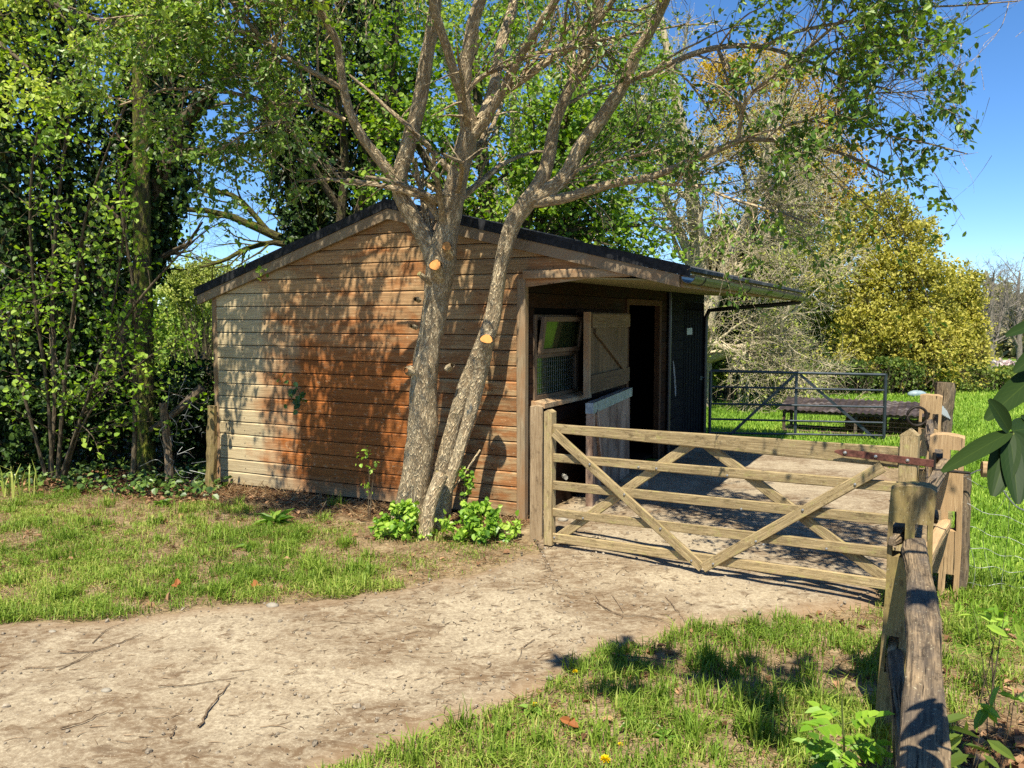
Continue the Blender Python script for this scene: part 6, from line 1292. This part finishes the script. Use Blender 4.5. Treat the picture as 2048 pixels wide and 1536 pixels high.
# young elder at the foot of the near post
sc0 = G(1690, 1560); sd = thing('elder_seedling', 'bright young elder plant at the foot of the near fence post', 'plant', sc0); r2 = np.random.default_rng(67)
st_ = catmull([sc0, P(1688, 1490, 2.95), P(1685, 1440, 2.9), P(1684, 1398, 2.88)], 12); m = MB(); tubes(m, [st_], [np.linspace(.006, .003, 12)], 6); lf = MB()
for k in range(15):
    t = r2.uniform(.15, 1); b = st_[int(t * 11)]; a = r2.random() * 2 * PI; d_ = nrm(A([math.cos(a), math.sin(a), .35 + .5 * (t > .85)])); L_s = r2.uniform(.09, .16)
    stalk = np.stack([b + d_ * L_s * q + A([0, 0, -.03 * q * q]) for q in np.linspace(0, 1, 6)]); tubes(m, [stalk], [np.full(6, .0016)], 4); sdv = nrm(np.cross(d_, [0, 0, 1]))
    for q in (2, 3, 4): 
        for s_ in (-1, 1): leaves(lf, stalk[q][None], (d_ * .5 + sdv * s_)[None], A([[0, -.2, 1.]]) + r2.normal(0, .2, (1, 3)), .068, .036, np.clip(r2.normal(.3 + .4 * t, .2, 1), 0, 1), .3, .3)
    leaves(lf, stalk[5][None], d_[None], A([[0, -.2, 1.]]), .065, .034, np.clip(r2.normal(.3 + .4 * t, .2, 1), 0, 1), .3, .3)
m.build('stem', M_stem, sd); lf.build('leaves', leafmat('elder_leaves', (.06, .15, .012), (.15, .30, .022), (.30, .44, .05), .35, .45, .3, True), sd)
# plants in the shade right of the rail
for k, (px, py, d, r, n_, lb) in enumerate(((1985, 1230, 3.9, (.13, .09, .05), 16, 'broad-leaved weed in the sunny grass right of the fence rail'), (2000, 1395, 3.0, (.08, .07, .06), 8, 'small leafy shoot in the shade right of the fence rail'), (1915, 1480, 2.6, (.11, .08, .05), 18, 'dark leafy plant low against the right side of the rail'))):
    bushy('shade_plant', lb, at(px, py, d), r, n_, L_bram if k < 2 else L_hedge, 820 + k, .085, .36, (.55, .2), 4)
# rhododendron: leaves reach into the right edge, the bush stands just outside; unseen limbs overhead added to shade the foreground
rh = thing('rhododendron', 'dark glossy rhododendron leaves poking in at the right edge', 'bush', A([2.9, .9, 0])); r2 = np.random.default_rng(68)
TR_ = [A([[2.9, .9, .2, .06], [2.6, 1.3, 1.6, .045], [2.2, 1.5, 2.7, .035], [1.5, 1.85, 3.5, .025], [.9, 2.0, 3.9, .018], [.3, 2.1, 4.0, .008]]), A([[2.9, .9, -.05, .07], [2.75, .95, .9, .055], [2.5, 1.1, 1.9, .04], [1.9, .9, 3.2, .025], [1.3, .7, 4.2, .012]]), A([[3.0, .85, 0, .06], [3.1, .8, 1.3, .05], [2.6, .4, 2.8, .035], [1.9, .0, 4.0, .02], [1.2, -.2, 4.6, .01]]), A([[2.95, .9, 0, .05], [2.7, 1.3, .8, .04], [2.15, 1.45, 1.35, .02], [1.6, 1.42, 1.6, .010], [1.22, 1.36, 1.62, .006]]), A([[2.9, .9, .4, .05], [3.2, 1.7, 1.4, .04], [3.0, 2.0, 2.6, .03], [2.6, 1.6, 3.8, .015]])]
T = [catmull(t, 16) for t in TR_]; Pn = np.stack([t[:, :3] for t in T]); R = np.stack([t[:, 3] for t in T]); tm_ = MB(); tubes(tm_, Pn, R, 9, rough=.05)
c1, q1 = spawn(r2, Pn[[0, 1, 2, 4]], R[[0, 1, 2, 4]], 13, .8, .3, 1, (.8, .25), .5, 6, .15, .05); c2, q2 = spawn(r2, c1, q1, 4, .4, .3, 1, rr=.5, n=5)
def infr(p, pad=0):   # keep the invisible bulk of the bush clear of the open view
    y_ = np.maximum(p[..., 1], .02); px_ = p[..., 0] / y_ * FPX + CX; py_ = CY + 132 - (p[..., 2] - ZC) / y_ * FPX
    return (p[..., 1] > .1) & (px_ < 2120) & (py_ > -120)
k2 = ~infr(c2).any(1); k1 = ~infr(c1).any(1); tubes(tm_, c1[k1], q1[k1], 5); tubes(tm_, c2[k2], q2[k2], 4); tm_.build('stems', M_barkd, rh, smooth=True)
lm = MB(); tips = c2[k2][:, -1]; tips = np.concatenate([tips, c2[k2][:, 3]]); dirs = nrm(c2[k2][:, -1] - c2[k2][:, -2]); dirs = np.concatenate([dirs, dirs])
q = np.repeat(np.arange(len(tips)), 14); n_ = len(q); ax = nrm(dirs[q] * .4 + r2.normal(0, .8, (n_, 3)) + A([0, 0, -.15])); l = .12 * r2.uniform(.7, 1.2, n_); leaves(lm, tips[q], ax, nrm(r2.normal(0, .3, (n_, 3)) + A([0, 0, 1])), l, l * .36, np.clip(r2.normal(.4, .2, n_), 0, 1), .15, .25)
def bigleaf(x0, y0, x1, y1, d0, d1, wpx, tint, nr=(-.2, -.8, .6), fold=.12):
    a, b = P(x0, y0, d0), P(x1, y1, d1); ax = b - a; L_ = np.linalg.norm(ax); ax = ax / L_; n0 = A(nr, float); n0 = nrm(n0 - ax * np.dot(ax, n0)); sd_ = np.cross(ax, n0); W_ = wpx * (d0 + d1) / 2 / FPX
    nu, nv = 15, 7; u_ = np.linspace(0, 1, nu); prof = (np.sin(PI * np.clip(u_ * .94 + .03, 0, 1) ** .85)) ** .62; V = []; U = []
    for i, t in enumerate(u_):
        for s in np.linspace(-1, 1, nv): V.append(a + ax * L_ * t + sd_ * s * W_ / 2 * prof[i] + n0 * (fold * W_ * s * s * prof[i] - .10 * L_ * t * t)); U.append((t, s * .45))
    F_ = [[i * nv + j, i * nv + j + 1, (i + 1) * nv + j + 1, (i + 1) * nv + j] for i in range(nu - 1) for j in range(nv - 1)]
    lm.add(V, F_, [U[z] for f in F_ for z in f], tint)
for q in ((2020, 865, 1897, 928, 1.36, 1.26, 46, .45), (2022, 868, 1990, 985, 1.36, 1.30, 66, .3), (2018, 862, 1985, 800, 1.36, 1.34, 46, .25), (2022, 866, 2075, 960, 1.36, 1.32, 75, .25), (2024, 862, 2090, 850, 1.37, 1.42, 60, .3), (2020, 870, 2040, 1000, 1.36, 1.28, 60, .15),
          (2090, 735, 1984, 822, 1.5, 1.38, 62, .35), (2095, 640, 2020, 662, 1.5, 1.44, 34, .3), (2100, 690, 2035, 735, 1.5, 1.44, 44, .3), (2110, 790, 2060, 900, 1.5, 1.4, 60, .2), (2100, 880, 2055, 830, 1.45, 1.4, 40, .3)): bigleaf(*q[:6], q[6] * .84, q[7])
lm.build('foliage', L_rhod, rh)
m = MB(); tubes(m, [catmull([P(2022, 866, 1.36), P(2060, 905, 1.38), P(2110, 960, 1.42), A([1.6, 1.42, 1.35])], 14)], [np.linspace(.004, .008, 14)], 7, rough=.05); tubes(m, [catmull([P(2098, 690, 1.5), P(2160, 760, 1.5), A([1.6, 1.42, 1.45])], 10)], [np.linspace(.004, .008, 10)], 7, rough=.05); m.build('twig', M_stem, rh, smooth=True)
